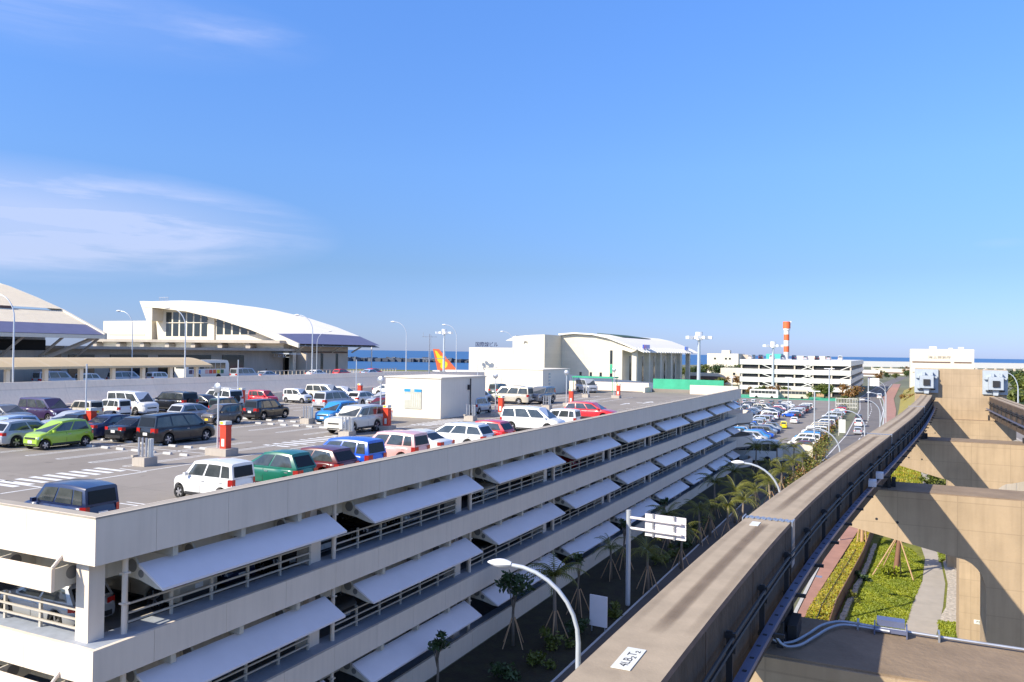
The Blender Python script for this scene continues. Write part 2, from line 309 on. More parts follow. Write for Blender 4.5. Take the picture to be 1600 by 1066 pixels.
# parapet and spandrel panels
for i,(z0,z1) in enumerate(LV):
    g=MB(); pw=11.45/4
    y=FY; k=0
    ylist=[FY]+[26.0-.35+pw*j for j in range(-3,40) if 26.0-.35+pw*j>FY+.6 and 26.0-.35+pw*j<NY-1]+[NY-(0 if i==0 else 5)]
    for a,b in zip(ylist,ylist[1:]):
        if b>a: g.box(FX-.14,FX,a+.006 if a>FY else a+.0,b-.006,z0,z1)
    xl=[FX-.145]+[FX-.145-pw*j for j in range(1,15)]
    for a,b in zip(xl,xl[1:]): g.box(b+.006,a-.0 if a==xl[0] else a-.006,FY,FY+.14,z0,z1)
    g.k=1; g.box(FX-.20,FX-.15,FY+.15,NY-(0 if i==0 else 5),z0+.01,z1-.01); g.box(WX,FX-.21,FY+.15,FY+.20,z0+.01,z1-.01)
    o=gp(g,'parapet' if i==0 else 'spandrel',['panel','seam'])
# cap of roof parapet
g=MB(); g.box(FX-.42,FX+.015,FY-.015,NY,10.803,10.85); g.box(WX,FX-.422,FY-.015,FY+.40,10.803,10.852)
g.k=1; g.box(FX-.02,FX+.018,FY-.018,NY,10.8505,10.856); g.box(FX-.425,FX-.385,FY+.40,NY,10.8525,10.858); g.box(WX,FX-.021,FY-.018,FY+.02,10.8525,10.858); gp(g,'coping',['copingm','panel'])
g=MB(); g.box(FX-.38,FX-.201,FY+.2,NY,DZ-.3,10.802); g.box(WX,FX-.382,FY+.205,FY+.38,DZ-.3,10.802); gp(g,'parapet_backing','panel2')
# west and north parapets
g=MB(); g.box(WX-.3,WX,FY,NY+6,7.5,10.85); gp(g,'rear_parapet','panel')
g=MB(); g.box(WX,-34,NY+2,NY+2.3,DZ-.3,11.15); g.box(-27.2,FX-.4,NY-.28,NY,DZ-.3,11.15); g.box(-34,-33.7,NY-1,NY+2.3,DZ-.3,10.6); gp(g,'end_parapet','panel')
# roof deck, floors, ledges
g=MB(); g.box(WX,FX-.385,FY+.385,NY-.3,DZ-.35,DZ); g.box(WX,-27.5,NY-.3,NY+2,DZ-.35,DZ-.002); gp(g,'roof_deck','deckm')
for z in (6.62,3.32,.10):
    g=MB(); g.box(WX,FX-1.1,FY+1.1,NY-5.2,z-.35,z); gp(g,'floor_slab','slabd')
    g=MB(); g.box(FX-1.1,FX-.145,FY+.145,NY-5,z+.42,z+.522); g.box(WX,FX-1.101,FY+.145,FY+1.1,z+.42,z+.523); g.box(FX-1.1,FX-1.0,FY+1.1,NY-5.2,z-.34,z+.415); g.box(WX,FX-1.101,FY+1.0,FY+1.099,z-.34,z+.415); gp(g,'ledge','ledge')
# edge beams (the brown soffit band above the awnings)
for z1 in (9.5,6.19,2.89):
    g=MB(); g.box(FX-1.35,FX-1.05,FY+.9,NY-5.5,z1-.75,z1+.1); g.box(WX,FX-1.36,FY+.95,FY+1.25,z1-.75,z1+.1)
    for k in range(9):
        for q in range(1,4):
            y=cols[k]+(.0 if k else -1)+11.45/4*q+ .3
            if y<NY-6: g.box(FX-1.06,FX-.15,y-.1,y+.1,z1-.35,z1+.12)
    gp(g,'edge_beam','panel2')
# columns and pipes
for y in cols:
    g=MB(); yy=y if y<16 else y-.65
    if y<16: g.box(-21.26,-20.72,FY+.36,FY+.88,0,9.45)
    else: g.box(-21.45,-20.8,yy-.33,yy+.33,0,9.45)
    gp(g,'column','panel')
    g=MB(); yp=16.42 if y<16 else y+.15; g.tube([(-20.52,yp,.3),(-20.52,yp,9.5)],.085,10); 
    for z in (8.9,8.0,5.6,4.7,2.3): g.box(-20.63,-20.41,yp-.11,yp+.11,z,z+.05)
    gp(g,'drain_pipe','panel',smooth=True)
for x in xcols[1:]:
    g=MB(); g.box(x-.4,x+.4,FY+.32,FY+1.05,0,9.45); gp(g,'column','panel')
# interior columns, one part each (those which can be seen between the slabs)
for y in cols[1:]:
    for x in (-32.,-43.5): g=MB(); g.box(x-.35,x+.35,y-1.05,y-.35,0,9.5); gp(g,'column','greyw')
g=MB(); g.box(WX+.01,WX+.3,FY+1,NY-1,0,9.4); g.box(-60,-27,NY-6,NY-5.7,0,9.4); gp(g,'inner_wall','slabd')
# railings per bay
def railing(a,b,axis,base,z0):
    g=MB(); n=max(2,round((b-a)/1.75)); 
    for k in range(n+1):
        t=a+(b-a)*k/n
        if axis=='Y': g.box(base-.05,base+.03,t-.045,t+.045,z0,z0+.86)
        else: g.box(t-.045,t+.045,base-.03,base+.05,z0,z0+.86)
    for z in (z0+.22,z0+.48,z0+.76):
        if axis=='Y': g.box(base+.031,base+.09,a,b,z,z+.055)
        else: g.box(a,b,base-.09,base-.031,z,z+.055)
    gp(g,'railing','railm')
for z0 in (7.142,3.842):
    for k in range(9):
        a=cols[k]+(.9 if k==0 else .35); b=(cols[k+1]-1.1) if k<8 else NY-6
        if b>a+1: railing(a,b,'Y',-20.72,z0)
    for x in xcols[:3]: railing(x-11.45+.5,x-.75,'X',FY+.62,z0)
# awnings
def awning(a,b,ztop,face):
    if face=='Y':      # the sunny end has upright boxed fascia panels on round-holed brackets
        zc=ztop-.08; g=MB(); g.box(a,b,FY-.32,FY-.22,zc-.38,zc+.28); aw=gp(g,'awning','panel')
        for k in range(5):
            t=a+.05+(b-a-.10)*k/4; q=MB(); pl=[(FY-.22,zc-.38),(FY-.22,zc+.25),(FY+1.2,zc+.36),(FY+1.2,zc-.12),(FY+.5,zc-.28)]; q.prism(pl,t-.03,t+.03,'X'); q.k=1
            for sd in (-1,1): q.face([(t+sd*.033,FY+.32+.19*math.cos(2*PI*u/16),zc+.05+.19*math.sin(2*PI*u/16)) for u in range(16)])
            br=q.build('bracket',['panel2','seam']); br.parent=aw
            if k%2==0: q=MB(); q.tube([(t,FY-.27,zc+.28),(t+.02,FY+.05,zc+.62)],.05,6); st=q.build('strut','panel'); st.parent=aw
        return aw
    # profile in (outward, z) ; outward 0 = facade plane
    def P(o,t,z): return (FX+o,t,z) if face=='X' else (t,FY-o,z)
    g=MB(); th=.07; pr=[(-.42,ztop),(.62,ztop-.60),(.62,ztop-.67),(-.42,ztop-.10)]
    n=len(pr); A=[P(o,a,z) for o,z in pr]; B_=[P(o,b,z) for o,z in pr]
    g.face(A); g.face(B_[::-1])
    for i in range(n): j=(i+1)%n; g.face([A[i],B_[i],B_[j],A[j]])
    aw=fixn(gp(g,'awning','awning'))
    nb=5
    for k in range(nb):
        t=a+.06+(b-a-.12)*k/(nb-1) if face=='X' else a+.06+(b-a-.12)*k/(nb-1)
        g=MB(); s=.035
        pl=[(-1.04,ztop+.32),(-.70,ztop+.22),(-.42,ztop-.105),(.58,ztop-.675),(.28,ztop-.66),(-.35,ztop-.50),(-1.04,ztop-.42)]
        A=[P(o,t-s,z) for o,z in pl]; B_=[P(o,t+s,z) for o,z in pl]; g.face(A); g.face(B_[::-1])
        for i in range(len(pl)): j=(i+1)%len(pl); g.face([A[i],B_[i],B_[j],A[j]])
        g.k=1   # round lightening holes read as dark discs through the plate
        for (co,cz,r) in ((-.72,ztop-.10,.20),(-.34,ztop-.30,.12)):
            for sd in (-1,1):
                ring=[P(co+r*math.cos(2*PI*q/16),t+sd*(s+.003),cz+r*math.sin(2*PI*q/16)) for q in range(16)]; g.face(ring if sd<0 else ring[::-1])
        br=g.build('bracket',['panel2','seam']); br.parent=aw
    return aw
for lv,zt in enumerate((9.12,5.82,2.52)):
    for k in range(9):
        a=cols[k]+(1.05 if k==0 else 1.35); b=(cols[k+1]-.5) if k<8 else NY-.8-3
        awning(a,b,zt,'X')
    for x in xcols[:3]: awning(x-11.45+.4,x-.62,zt,'Y')
# curved ramp drum at the north end (hollow rings)
def ring(cx,cy,r,z0,z1,th,a0,a1,n=28):
    g=MB(); rows=[]
    for i in range(n+1):
        a=a0+(a1-a0)*i/n; c,s=math.cos(a),math.sin(a)
        rows.append([(cx+r*c,cy+r*s,z0),(cx+r*c,cy+r*s,z1),(cx+(r-th)*c,cy+(r-th)*s,z1),(cx+(r-th)*c,cy+(r-th)*s,z0)])
    g.grid(rows,close=True); return g
for z0,z1 in ((6.18,7.5),(2.88,4.3),(0,1.0)):
    o=gp(ring(-25.6,117.,7.0,z0,z1,.25,R(-70),R(150)),'ramp_wall','panel',smooth=True); fixn(o)
    g=MB(); g.prism([(-25.6+6.7*math.cos(2*PI*k/30),117+6.7*math.sin(2*PI*k/30)) for k in range(30)],z0-.3,z0+.05,'Z'); gp(g,'ramp_slab','slabd')
# ---- deck markings
g=MB(); z=DZ+.004
def ln(x0,y0,x1,y1,wd=.12): strip_line(g,[(x0,y0),(x1,y1)],wd,z)
rows_y=[32.0,47.9,63.8,79.7,95.6]
sx=[-33.5-2.46*k for k in range(6)]
for ri,ry in enumerate(rows_y):
    for x in [-33.4-2.46*k for k in range(11)]:
        if ri==2 and x>-41: continue
        for d in (-.17,.17): ln(x+d,ry-5.4,x+d,ry+5.4,.09)
        ln(x-.17,ry-5.4,x+.17,ry-5.4,.09); ln(x-.17,ry+5.4,x+.17,ry+5.4,.09)
    if ri!=2: ln(-33.4,ry,-58,ry,.1)
    ln(-31.4,ry-6.1,-31.4,ry+6.1,.1); ln(-33.0,ry-6.0,-31.4,ry-6.1,.1); ln(-33.0,ry+6.0,-31.4,ry+6.1,.1)
for k in range(32):
    y=17.8+2.62*k
    for d in (-.15,.15): ln(-21,y+d,-25.7,y+d,.09)
for k in range(22):
    y=18+2.62*k*1.0
    for d in (-.15,.15): ln(-56.2,y+d,-60.6,y+d,.09)
for c in (23.9,39.9,55.9,71.9,87.9):    # zebra patches where the aisles cross
    for k in range(9): 
        y=c-3.2+k*.8 if c>24 else 20.6+k*.62
        strip_line(g,[(-34.1,y),(-32.2,y)],.32,z)
ln(-31.2,17.5,-31.2,26); ln(-31.2,19.3,-40,19.3); ln(-33.5,21.3,-42,21.3); ln(-31.3,21.0,-36,21.0)
def arrow(x,y,s=1):
    g.face([(x-.08*s,y,z),(x+.08*s,y,z),(x+.08*s,y+1.6*s,z),(x-.08*s,y+1.6*s,z)]); g.face([(x-.35*s,y+1.6*s,z),(x+.35*s,y+1.6*s,z),(x,y+2.6*s,z)])
arrow(-28.0,86,1.3); arrow(-26.6,90,1.6); arrow(-28.5,36,1.2); arrow(-28.3,60,1.2); g.face([(-27.6,90.6,z),(-26.9,90.6,z),(-26.9,91.1,z),(-27.6,91.1,z)])
o=g.build('deck_markings','line'); o['kind']='structure'
# wheel stops (repeats)
ws=MB(); ws.prism([(-.09,0),(-.06,.12),(.06,.12),(.09,0)],-.28,.28,'X')
WN=[0]; ON=['first','second','third','fourth','fifth','sixth','seventh','eighth','ninth','tenth','eleventh','twelfth','thirteenth','fourteenth']
wsm=ws.mesh('wheel_stop','kerbm')
def wstop(x,y,lab):
    o=bpy.data.objects.new('wheel_stop',wsm); COL.objects.link(o); o.location=(x,y,DZ); tag(o,lab,'wheel stop','concrete wheel stops on the roof deck')
for ri,ry in enumerate(rows_y[:3]):
    for k in range(7):
        cx=-34.7-2.46*k
        if ri==2 and cx>-42: continue
        for s in (-1,1):
            for d in (-.62,.62):
                WN[0]=WN[0]+1; q=2*k+(0 if d>0 else 1); wstop(cx+d,ry+s*1.25,'pale wheel stop, %s from the right in the %s line of the %s bay block'%(ON[q],'near' if s<0 else 'far',['nearest','second','third'][ri]))
# ---- kiosks
K=empty('kiosk',(-37.6,58.3,DZ),0,'white stairwell kiosk with blue headed notice board on its sunny wall','kiosk')
def kp(mb,name,mats,par,loc):
    o=mb.build(name,mats); o.parent=par; o.matrix_parent_inverse=Matrix.Translation((-loc[0],-loc[1],-loc[2])); return o
L0=(-37.6,58.3,DZ)
g=MB(); g.box(-40.4,-34.8,58.3,66.4,DZ,DZ+3.40); kp(g,'wall','kiosk',K,L0)
g=MB(); g.box(-40.5,-34.7,58.2,66.5,DZ+3.40,DZ+3.5); kp(g,'roof','kiosk',K,L0)
g=MB(); g.box(-38.4,-36.7,58.24,58.297,DZ+.75,DZ+2.45); g.k=1; g.box(-38.43,-37.80,58.235,58.24,DZ+2.2,DZ+2.45); g.box(-37.4,-36.68,58.235,58.24,DZ+2.2,DZ+2.45); g.k=2
for k in range(4): g.box(-37.6+.22*k,-37.57+.22*k,58.236,58.239,DZ+.95,DZ+2.05)
g.box(-38.3,-37.8,58.236,58.239,DZ+1.5,DZ+2.0)
mk('board',(.50,.50,.42),.5); mk('boardb',(.03,.30,.60),.4); mk('boardw',(.72,.72,.66),.5)
kp(g,'notice_board',['board','boardb','boardw'],K,L0)
g=MB(); g.tube([(-34.72,63.4,DZ+.2),(-34.72,63.4,DZ+3.3)],.05); g.box(-34.8,-34.6,62.95,63.15,DZ+2.3,DZ+2.75); g.box(-34.8,-34.55,63.3,63.5,DZ+0,DZ+.2); kp(g,'drain_pipe','dark',K,L0)
L1=(-47,99.5,DZ); K2=empty('kiosk',L1,0,'plain white stairwell kiosk at the far end of the roof deck','kiosk')
g=MB(); g.box(-52.3,-43.4,99.5,109.3,DZ,DZ+3.35); kp(g,'wall','kiosk',K2,L1)
g=MB(); g.box(-52.4,-43.3,99.4,109.4,DZ+3.35,DZ+3.45); kp(g,'roof','kiosk',K2,L1)
g=MB()
for k in range(6): g.box(-43.395,-43.36,101.5,102.1,DZ+.4+k*.45,DZ+.65+k*.45)
kp(g,'vent','steel',K2,L1)
# green screens at the north end
g=MB(); g.box(-33.4,-22.9,NY+2.35,NY+2.45,DZ+.5,DZ+2.0); tag(g.build('safety_screen','green'),'long green safety screen along the north end of the roof deck','screen')
g=MB(); g.box(-33.6,-23,NY+2.31,NY+2.349,DZ-.3,DZ+.5); struct('deck_upstand',g,'deckm')
g=MB(); g.box(-44.0,-37.5,111.8,114.2,DZ+2.05,DZ+2.25); 
for x in (-43.8,-37.7):
    for y in (112,114): g.tube([(x,y,DZ),(x,y,DZ+2.06)],.05)
tag(g.build('canopy','green'),'low green canopy over the grey van by the far kiosk','canopy')
# ---- posts, hydrant boxes, mirrors
PL=MB(); PL.box(-.5,.5,-.35,.35,0,.32)
def post_unit(x,y,label,mirror=True,big=1.0,h=3.5):
    e=empty('equipment_stand',(x,y,DZ),0,label,'equipment stand','red equipment stands on the roof deck')
    g=MB(); g.box(-.75*big,.75*big,-.45,.45,0,.38); g.build('plinth','greyw',e)
    g=MB(); g.box(.08,.50,-.22,.18,.38,1.55); g.box(.06,.52,-.24,.20,1.55,1.62); c=g.build('cabinet','red',e)
    g=MB(); g.box(.2,.40,-.228,-.2205,.5,.9); g.build('cabinet_door','boardw',c)
    g=MB(); g.tube([(-.3,0,.38),(-.3,0,h)],.05,8); p=g.build('pole','polem',e)
    if mirror:
        g=MB(); rows=[[(-.3+r*math.cos(2*PI*k/20),-.06-dy,h+.1+r*math.sin(2*PI*k/20)) for k in range(20)] for r,dy in ((.26,.0),(.26,.04),(.18,.08),(.01,.10))]; g.grid(rows,close=True); g.build('mirror','steel',p,True)
    g=MB(); g.box(.08,.50,-.26,.20,1.66,1.84); g.k=1; g.box(.12,.33,-.265,-.261,1.69,1.81); g.build('sign_panel',['champagne' if 0 else 'boardw','p_yellow'],e)
labs=['red cabinet stand with a tall mirror pole, nearest in the middle of the deck','red cabinet stand just left of the white kiosk with the notice board','red cabinet stand beside the white kei van right of the kiosk','red cabinet stand behind the parked red minivan','red cabinet stand next to the green safety screen']
for (x,y,l) in zip((-32.7,-33.1,-32.2,-31.8,-32.6),(32.0,47.6,64.0,80.0,98.4),labs): post_unit(x,y,l,big=1.0 if y<60 else .7)
labs=['red cabinet with a pole at the far left among dark cars','red cabinet with a thin pole behind the silver van near the road wall','red cabinet with a pole at the foot of the road wall left of the kiosk','red cabinet with a pole left of the far kiosk']
for (x,y,l) in zip((-46.5,-58.5,-56.5,-51.5),(34.3,59.5,76.,96.5),labs): post_unit(x,y,l,mirror=False,big=.5,h=4.6)
def ustand(x,y,label):
    e=empty('barrier_stand',(x,y,DZ),0,label,'barrier stand','small pipe rack stands on the roof deck')
    g=MB(); g.box(-.42,.42,-.38,.38,0,.42); g.box(-.46,-.3,-.42,-.1,.42,.52); g.build('plinth','greyw',e)
    for a in (-.3,-.05,.22): g=MB(); g.tube([(a,-.1,.42),(a,-.1,1.35)],.05); g.build('post','steel',e,True)
    g=MB(); g.box(.2,.36,.0,.2,.42,1.3); g.build('box','boardw',e)
ul=['pipe rack stand in front of the dark minivan','pipe rack stand beside the white off-roader','pipe rack stand right of the kiosk wall','pipe rack stand among the bays behind the kei wagon','pipe rack stand behind the red minivan','pipe rack stand near the far end of the deck']
for (x,y,l) in zip((-32.9,-32.5,-31.9,-41.1,-32,-36.4),(27.3,42.6,58.3,48.9,74.5,97.5),ul): ustand(x,y,l)
# ================================================================ CARS
T={ # L,W,H,wheelbase,belt,hoodz(front end), rb,rt,ft,fb (x of rear base/top, front top/base), trunk
 'hatch':dict(L=3.9,W=1.68,H=1.50,wb=2.45,belt=.93,hz=.74,rb=-1.86,rt=-1.50,ft=.22,fb=1.15,tz=.93),
 'city':dict(L=3.40,W=1.48,H=1.58,wb=2.42,belt=.95,hz=.80,rb=-1.62,rt=-1.28,ft=.20,fb=1.15,tz=.95,r=.28),
 'kei':dict(L=3.4,W=1.48,H=1.64,wb=2.40,belt=.98,hz=.84,rb=-1.67,rt=-1.58,ft=.55,fb=1.08,tz=.98,r=.28),
 'tall':dict(L=3.9,W=1.67,H=1.66,wb=2.5,belt=.98,hz=.84,rb=-1.90,rt=-1.78,ft=.45,fb=1.12,tz=.98),
 'mini':dict(L=4.65,W=1.73,H=1.82,wb=2.85,belt=1.04,hz=.84,rb=-2.27,rt=-2.10,ft=.75,fb=1.62,tz=1.04,r=.33),
 'wagon':dict(L=4.6,W=1.72,H=1.56,wb=2.7,belt=.95,hz=.72,rb=-2.22,rt=-1.85,ft=.35,fb=1.25,tz=.95),
 'sedan':dict(L=4.55,W=1.73,H=1.46,wb=2.65,belt=.94,hz=.72,rb=-1.70,rt=-1.05,ft=.32,fb=1.15,tz=1.0),
 'suv':dict(L=4.85,W=1.9,H=1.88,wb=2.8,belt=1.18,hz=1.05,rb=-2.35,rt=-2.22,ft=.38,fb=1.02,tz=1.18,r=.40,lift=.12),
 'van':dict(L=4.7,W=1.70,H=1.98,wb=2.57,belt=1.12,hz=.98,rb=-2.32,rt=-2.24,ft=1.05,fb=1.78,tz=1.12,r=.33)}
def car_meshes(ty):
    p=T[ty]; Lc,Wc,Hc=p['L'],p['W'],p['H']; r=p.get('r',.31); lift=p.get('lift',0); hw=Wc/2; xf,xr=p['wb']/2+.06,-p['wb']/2+.06; Ra=r+.06; zb0=.22+lift
    xs=set([-Lc/2,-Lc/2+.05,-Lc/2+.16,-Lc/2+.4,Lc/2,Lc/2-.05,Lc/2-.18,Lc/2-.42,p['rb'],p['fb'],0,.5,-.5])
    for xw in (xf,xr):
        for k in range(9): xs.add(xw-Ra*math.cos(PI*k/8))
        xs.add(xw-Ra-.01); xs.add(xw+Ra+.01)
    xs=sorted(x for x in xs if -Lc/2<=x<=Lc/2)
    def zb(x):
        z=zb0
        for xw in (xf,xr):
            d=abs(x-xw)
            if d<=Ra+1e-6: z=max(z,r+math.sqrt(max(0,Ra*Ra-d*d)))
        return z
    def zt(x):
        if x>p['fb']:
            t=(x-p['fb'])/(Lc/2-p['fb']); return p['belt']+(p['hz']-p['belt'])*(t**1.5)
        if x<p['rb']:
            t=(p['rb']-x)/(Lc/2+p['rb']+1e-6); return p['tz']-(.10*t*t)
        t=(x-p['rb'])/(p['fb']-p['rb']); return p['tz']+(p['belt']-p['tz'])*min(1,t*4)
    def hwid(x):
        e=min(Lc/2-abs(x),.45); k=1-e/.45; return hw-(.17 if x>0 else .13)*k**2.2
    b=MB(); rows=[]
    for i,x in enumerate(xs):
        w_=hwid(x); a,t=zb(x),zt(x); e=Lc/2-abs(x)
        if e<.04: t-=.16; a+=.10
        elif e<.12: t-=.05; a+=.02
        h=t-a
        sec=[(0,a),(w_-.09,a),(w_-.012,a+min(.05,h*.2)),(w_,a+h*.45),(w_-.004,a+h*.72),(w_-.035,a+h*.90),(w_-.09,a+h*.975),(w_-.20,t+.005),(0,t+.03)]
        row=[(x,y,z) for y,z in sec]+[(x,-y,z) for y,z in sec[-2:0:-1]]
        rows.append(row)
    n0=b.grid(rows,0,close=True); b.face(rows[0],0); b.face(rows[-1][::-1],0)
    # greenhouse
    wbelt=hw-.075; wr=hw-(.17 if ty not in('van','kei','suv') else .12); zr=Hc
    def roofz(x): 
        m_=(p['rt']+p['ft'])/2; hl=(p['ft']-p['rt'])/2+.01; return zr-.07*((x-m_)/hl)**2
    nx=7; bot=[];top=[]
    xsr=[p['rt']+(p['ft']-p['rt'])*k/(nx-1) for k in range(nx)]
    xsb=[p['rb']+(p['fb']-p['rb'])*k/(nx-1) for k in range(nx)]
    # arrays of sections: side lower (belt), side upper, roof edge
    secs=[]
    for k in range(nx):
        xb,xt=xsb[k],xsr[k]; zbt=zt(xb)-.02; z1=roofz(xt); 
        wk=wr-(.03 if k in(0,nx-1) else 0); wb_=wbelt-(.05 if k in(0,nx-1) else 0)
        secs.append([(xb,wb_,zbt),(xt,wk,z1-.07),(xt,wk-.05,z1-.015),(xt,wk-.2,z1),(xt,0,z1+.012)])
    for sgn in (1,-1):
        b.grid([[(x,y*sgn,z) for x,y,z in s] for s in secs],0)
    for s in (secs[0],secs[-1]):
        b.face([s[0],s[1],s[2],s[3],s[4]]+[(x,-y,z) for x,y,z in s[3::-1]],0)
    # underbody + wheel wells
    b.box(-Lc/2+.22,Lc/2-.25,-hw+.22,hw-.22,.16+lift,.62,1)
    for sgn in (1,-1):
        for xw in (xf,xr): b.box(xw-Ra,xw+Ra,min(sgn*(hw-.22),sgn*(hw-.24)),max(sgn*(hw-.22),sgn*(hw-.24)),.2,r+Ra,1)
    # bumper and side trim lines
    g={}
    def side_pt(u,v,off):      # u along 0..1 (rear->front), v belt->roof edge
        k=u*(nx-1); i=min(int(k),nx-2); f=k-i
        A=Vector(secs[i][0]).lerp(Vector(secs[i+1][0]),f); B=Vector(secs[i][1]).lerp(Vector(secs[i+1][1]),f)
        q=A.lerp(B,v); return Vector((q.x,q.y+off,q.z+off*.2))
    if ty in('mini','van','suv','wagon'): spans=[(.03,.30),(.33,.62),(.65,.93)]
    elif ty=='sedan': spans=[(.12,.48),(.52,.90)]
    else: spans=[(.06,.22),(.25,.56),(.60,.92)] if ty in('kei','tall') else [(.08,.50),(.54,.91)]
    for sgn,nm in ((1,'L'),(-1,'R')):
        s=MB()
        for (a,c) in spans:
            P=[]
            u0,u1=a,c
            m_=4
            lo=[side_pt(u0+(u1-u0)*k/m_,.10,.012) for k in range(m_+1)]; hi=[side_pt(u0+(u1-u0)*k/m_,.90,.012) for k in range(m_+1)]
            s.grid([[ (q.x,q.y*sgn,q.z) for q in lo],[(q.x,q.y*sgn,q.z) for q in hi]],0)
        g['side'+nm]=s
    def endglass(s,sg,v0,v1,ins):
        A=Vector(s[0]);B=Vector(s[1]); q=MB(); rows=[]
        for v in (v0,v1):
            P=A.lerp(B,v); rows.append([(P.x+sg*.014,y,P.z+.008) for y in (-(P.y-ins),-(P.y-ins)*.4,(P.y-ins)*.4,P.y-ins)])
        q.grid(rows,0); return q
    g['ws']=endglass(secs[-1],1,.06,.95,.08); g['rw']=endglass(secs[0],-1,(.12 if ty!='sedan' else .05),.90,.10)
    for sgn,nm in ((1,'L'),(-1,'R')):
        q=MB(); mid=(p['rt']+p['ft'])/2
        for xx in ((p['fb']+mid)/2-.25,):
            w_=hw+.003; a_=max(zb(xx),zb0)+.06; t_=zt(xx)-.03
            if t_-a_>.3: q.face([(xx-.008,sgn*(w_-.008),a_),(xx+.008,sgn*(w_-.008),a_),(xx+.008,sgn*(w_+.001),a_+(t_-a_)*.45),(xx-.008,sgn*(w_+.001),a_+(t_-a_)*.45)]); q.face([(xx-.008,sgn*(w_+.001),a_+(t_-a_)*.45),(xx+.008,sgn*(w_+.001),a_+(t_-a_)*.45),(xx+.008,sgn*(w_-.03),t_-.02),(xx-.008,sgn*(w_-.03),t_-.02)])
        g['seam'+nm]=q
        q=MB()
        for xx in ((p['fb']+mid)/2-.42,mid-.62): q.cbox((xx,sgn*(hw-.008),p['belt']-.16),(.17,.03,.035))
        g['hand'+nm]=q
        q=MB(); xs2=[p['rb']+.35,p['fb']-.25]; q.cbox(((xr+xf)/2,sgn*(hw-.02),.30+lift),(p['wb']-2*Ra-.06,.05,.10)); g['sill'+nm]=q
    q=MB(); q.box(-Lc/2-.006,-Lc/2+.05,-hw+.24,hw-.24,.30+lift,.46+lift); g['rbump']=q
    lights=[]
    zl=p['hz']-.15+(.02 if ty!='suv' else -.05)
    for sgn in (1,-1):
        q=MB(); y0=hw-.40; y1=hw-.10
        pts=[(Lc/2-.03,y0),(Lc/2-.06,y1-.03),(Lc/2-.26,hw-.03)]
        q.grid([[(x+.02,y*sgn,zl-.07) for x,y in pts],[(x-.01,y*sgn,zl+.07) for x,y in pts]],0); g['hl%d'%sgn]=q
        q=MB(); zc=p['tz']-.15; hh=.13 if ty in('mini','van','tall','kei','suv') else .09
        pts=[(-Lc/2+.02,hw-.42 if ty!='kei' else hw-.25),(-Lc/2+.05,hw-.12),(-Lc/2+.22,hw-.025)]
        q.grid([[(x-.025,y*sgn,zc-hh) for x,y in pts],[(x-.02,y*sgn,zc+hh) for x,y in pts]],0); g['tl%d'%sgn]=q
        q=MB(); q.cbox((p['fb']-.30,sgn*(hw+.06),p['belt']+.07),(.12,.16,.13),0); g['mir%d'%sgn]=q
    q=MB(); q.box(-Lc/2-.012,-Lc/2+.03,-.17,.17,.60+lift,.76+lift); g['plr']=q
    q=MB(); q.box(Lc/2-.03,Lc/2+.012,-.17,.17,.38+lift,.54+lift); g['plf']=q
    q=MB(); q.box(Lc/2-.03,Lc/2+.008,-.45,.45,.60+lift,.70+lift); q.box(Lc/2-.05,Lc/2+.006,-.5,.5,.30+lift,.36+lift); g['grille']=q
    wm=MB()
    prof=[(r-.10,-.085),(r-.02,-.10),(r,-.07),(r,.07),(r-.02,.10),(r-.10,.085),(r-.11,.04)]
    nseg=18
    rows=[[(a*math.cos(2*PI*k/nseg),y,a*math.sin(2*PI*k/nseg)) for a,y in prof] for k in range(nseg+1)]; wm.grid(rows,0)
    rim=MB(); rr_=r-.105
    rim.face([(rr_*math.cos(2*PI*k/nseg),.045,rr_*math.sin(2*PI*k/nseg)) for k in range(nseg)],0)
    for k in range(5):
        a=2*PI*k/5; c,s_=math.cos(a),math.sin(a); n=(-s_*.035,c*.035)
        rim.face([(c*.03+n[0],.088,s_*.03+n[1]),(c*rr_+n[0]*1.3,.075,s_*rr_+n[1]*1.3),(c*rr_-n[0]*1.3,.075,s_*rr_-n[1]*1.3),(c*.03-n[0],.088,s_*.03-n[1])],1)
    rim.face([(.06*math.cos(2*PI*k/10),.09,.06*math.sin(2*PI*k/10)) for k in range(10)],1)
    rim.face([(rr_*math.cos(2*PI*k/nseg),-.045,rr_*math.sin(2*PI*k/nseg)) for k in range(nseg)],0)
    return p,b,g,wm,rim,r,(xf,xr),secs
PROTO={}
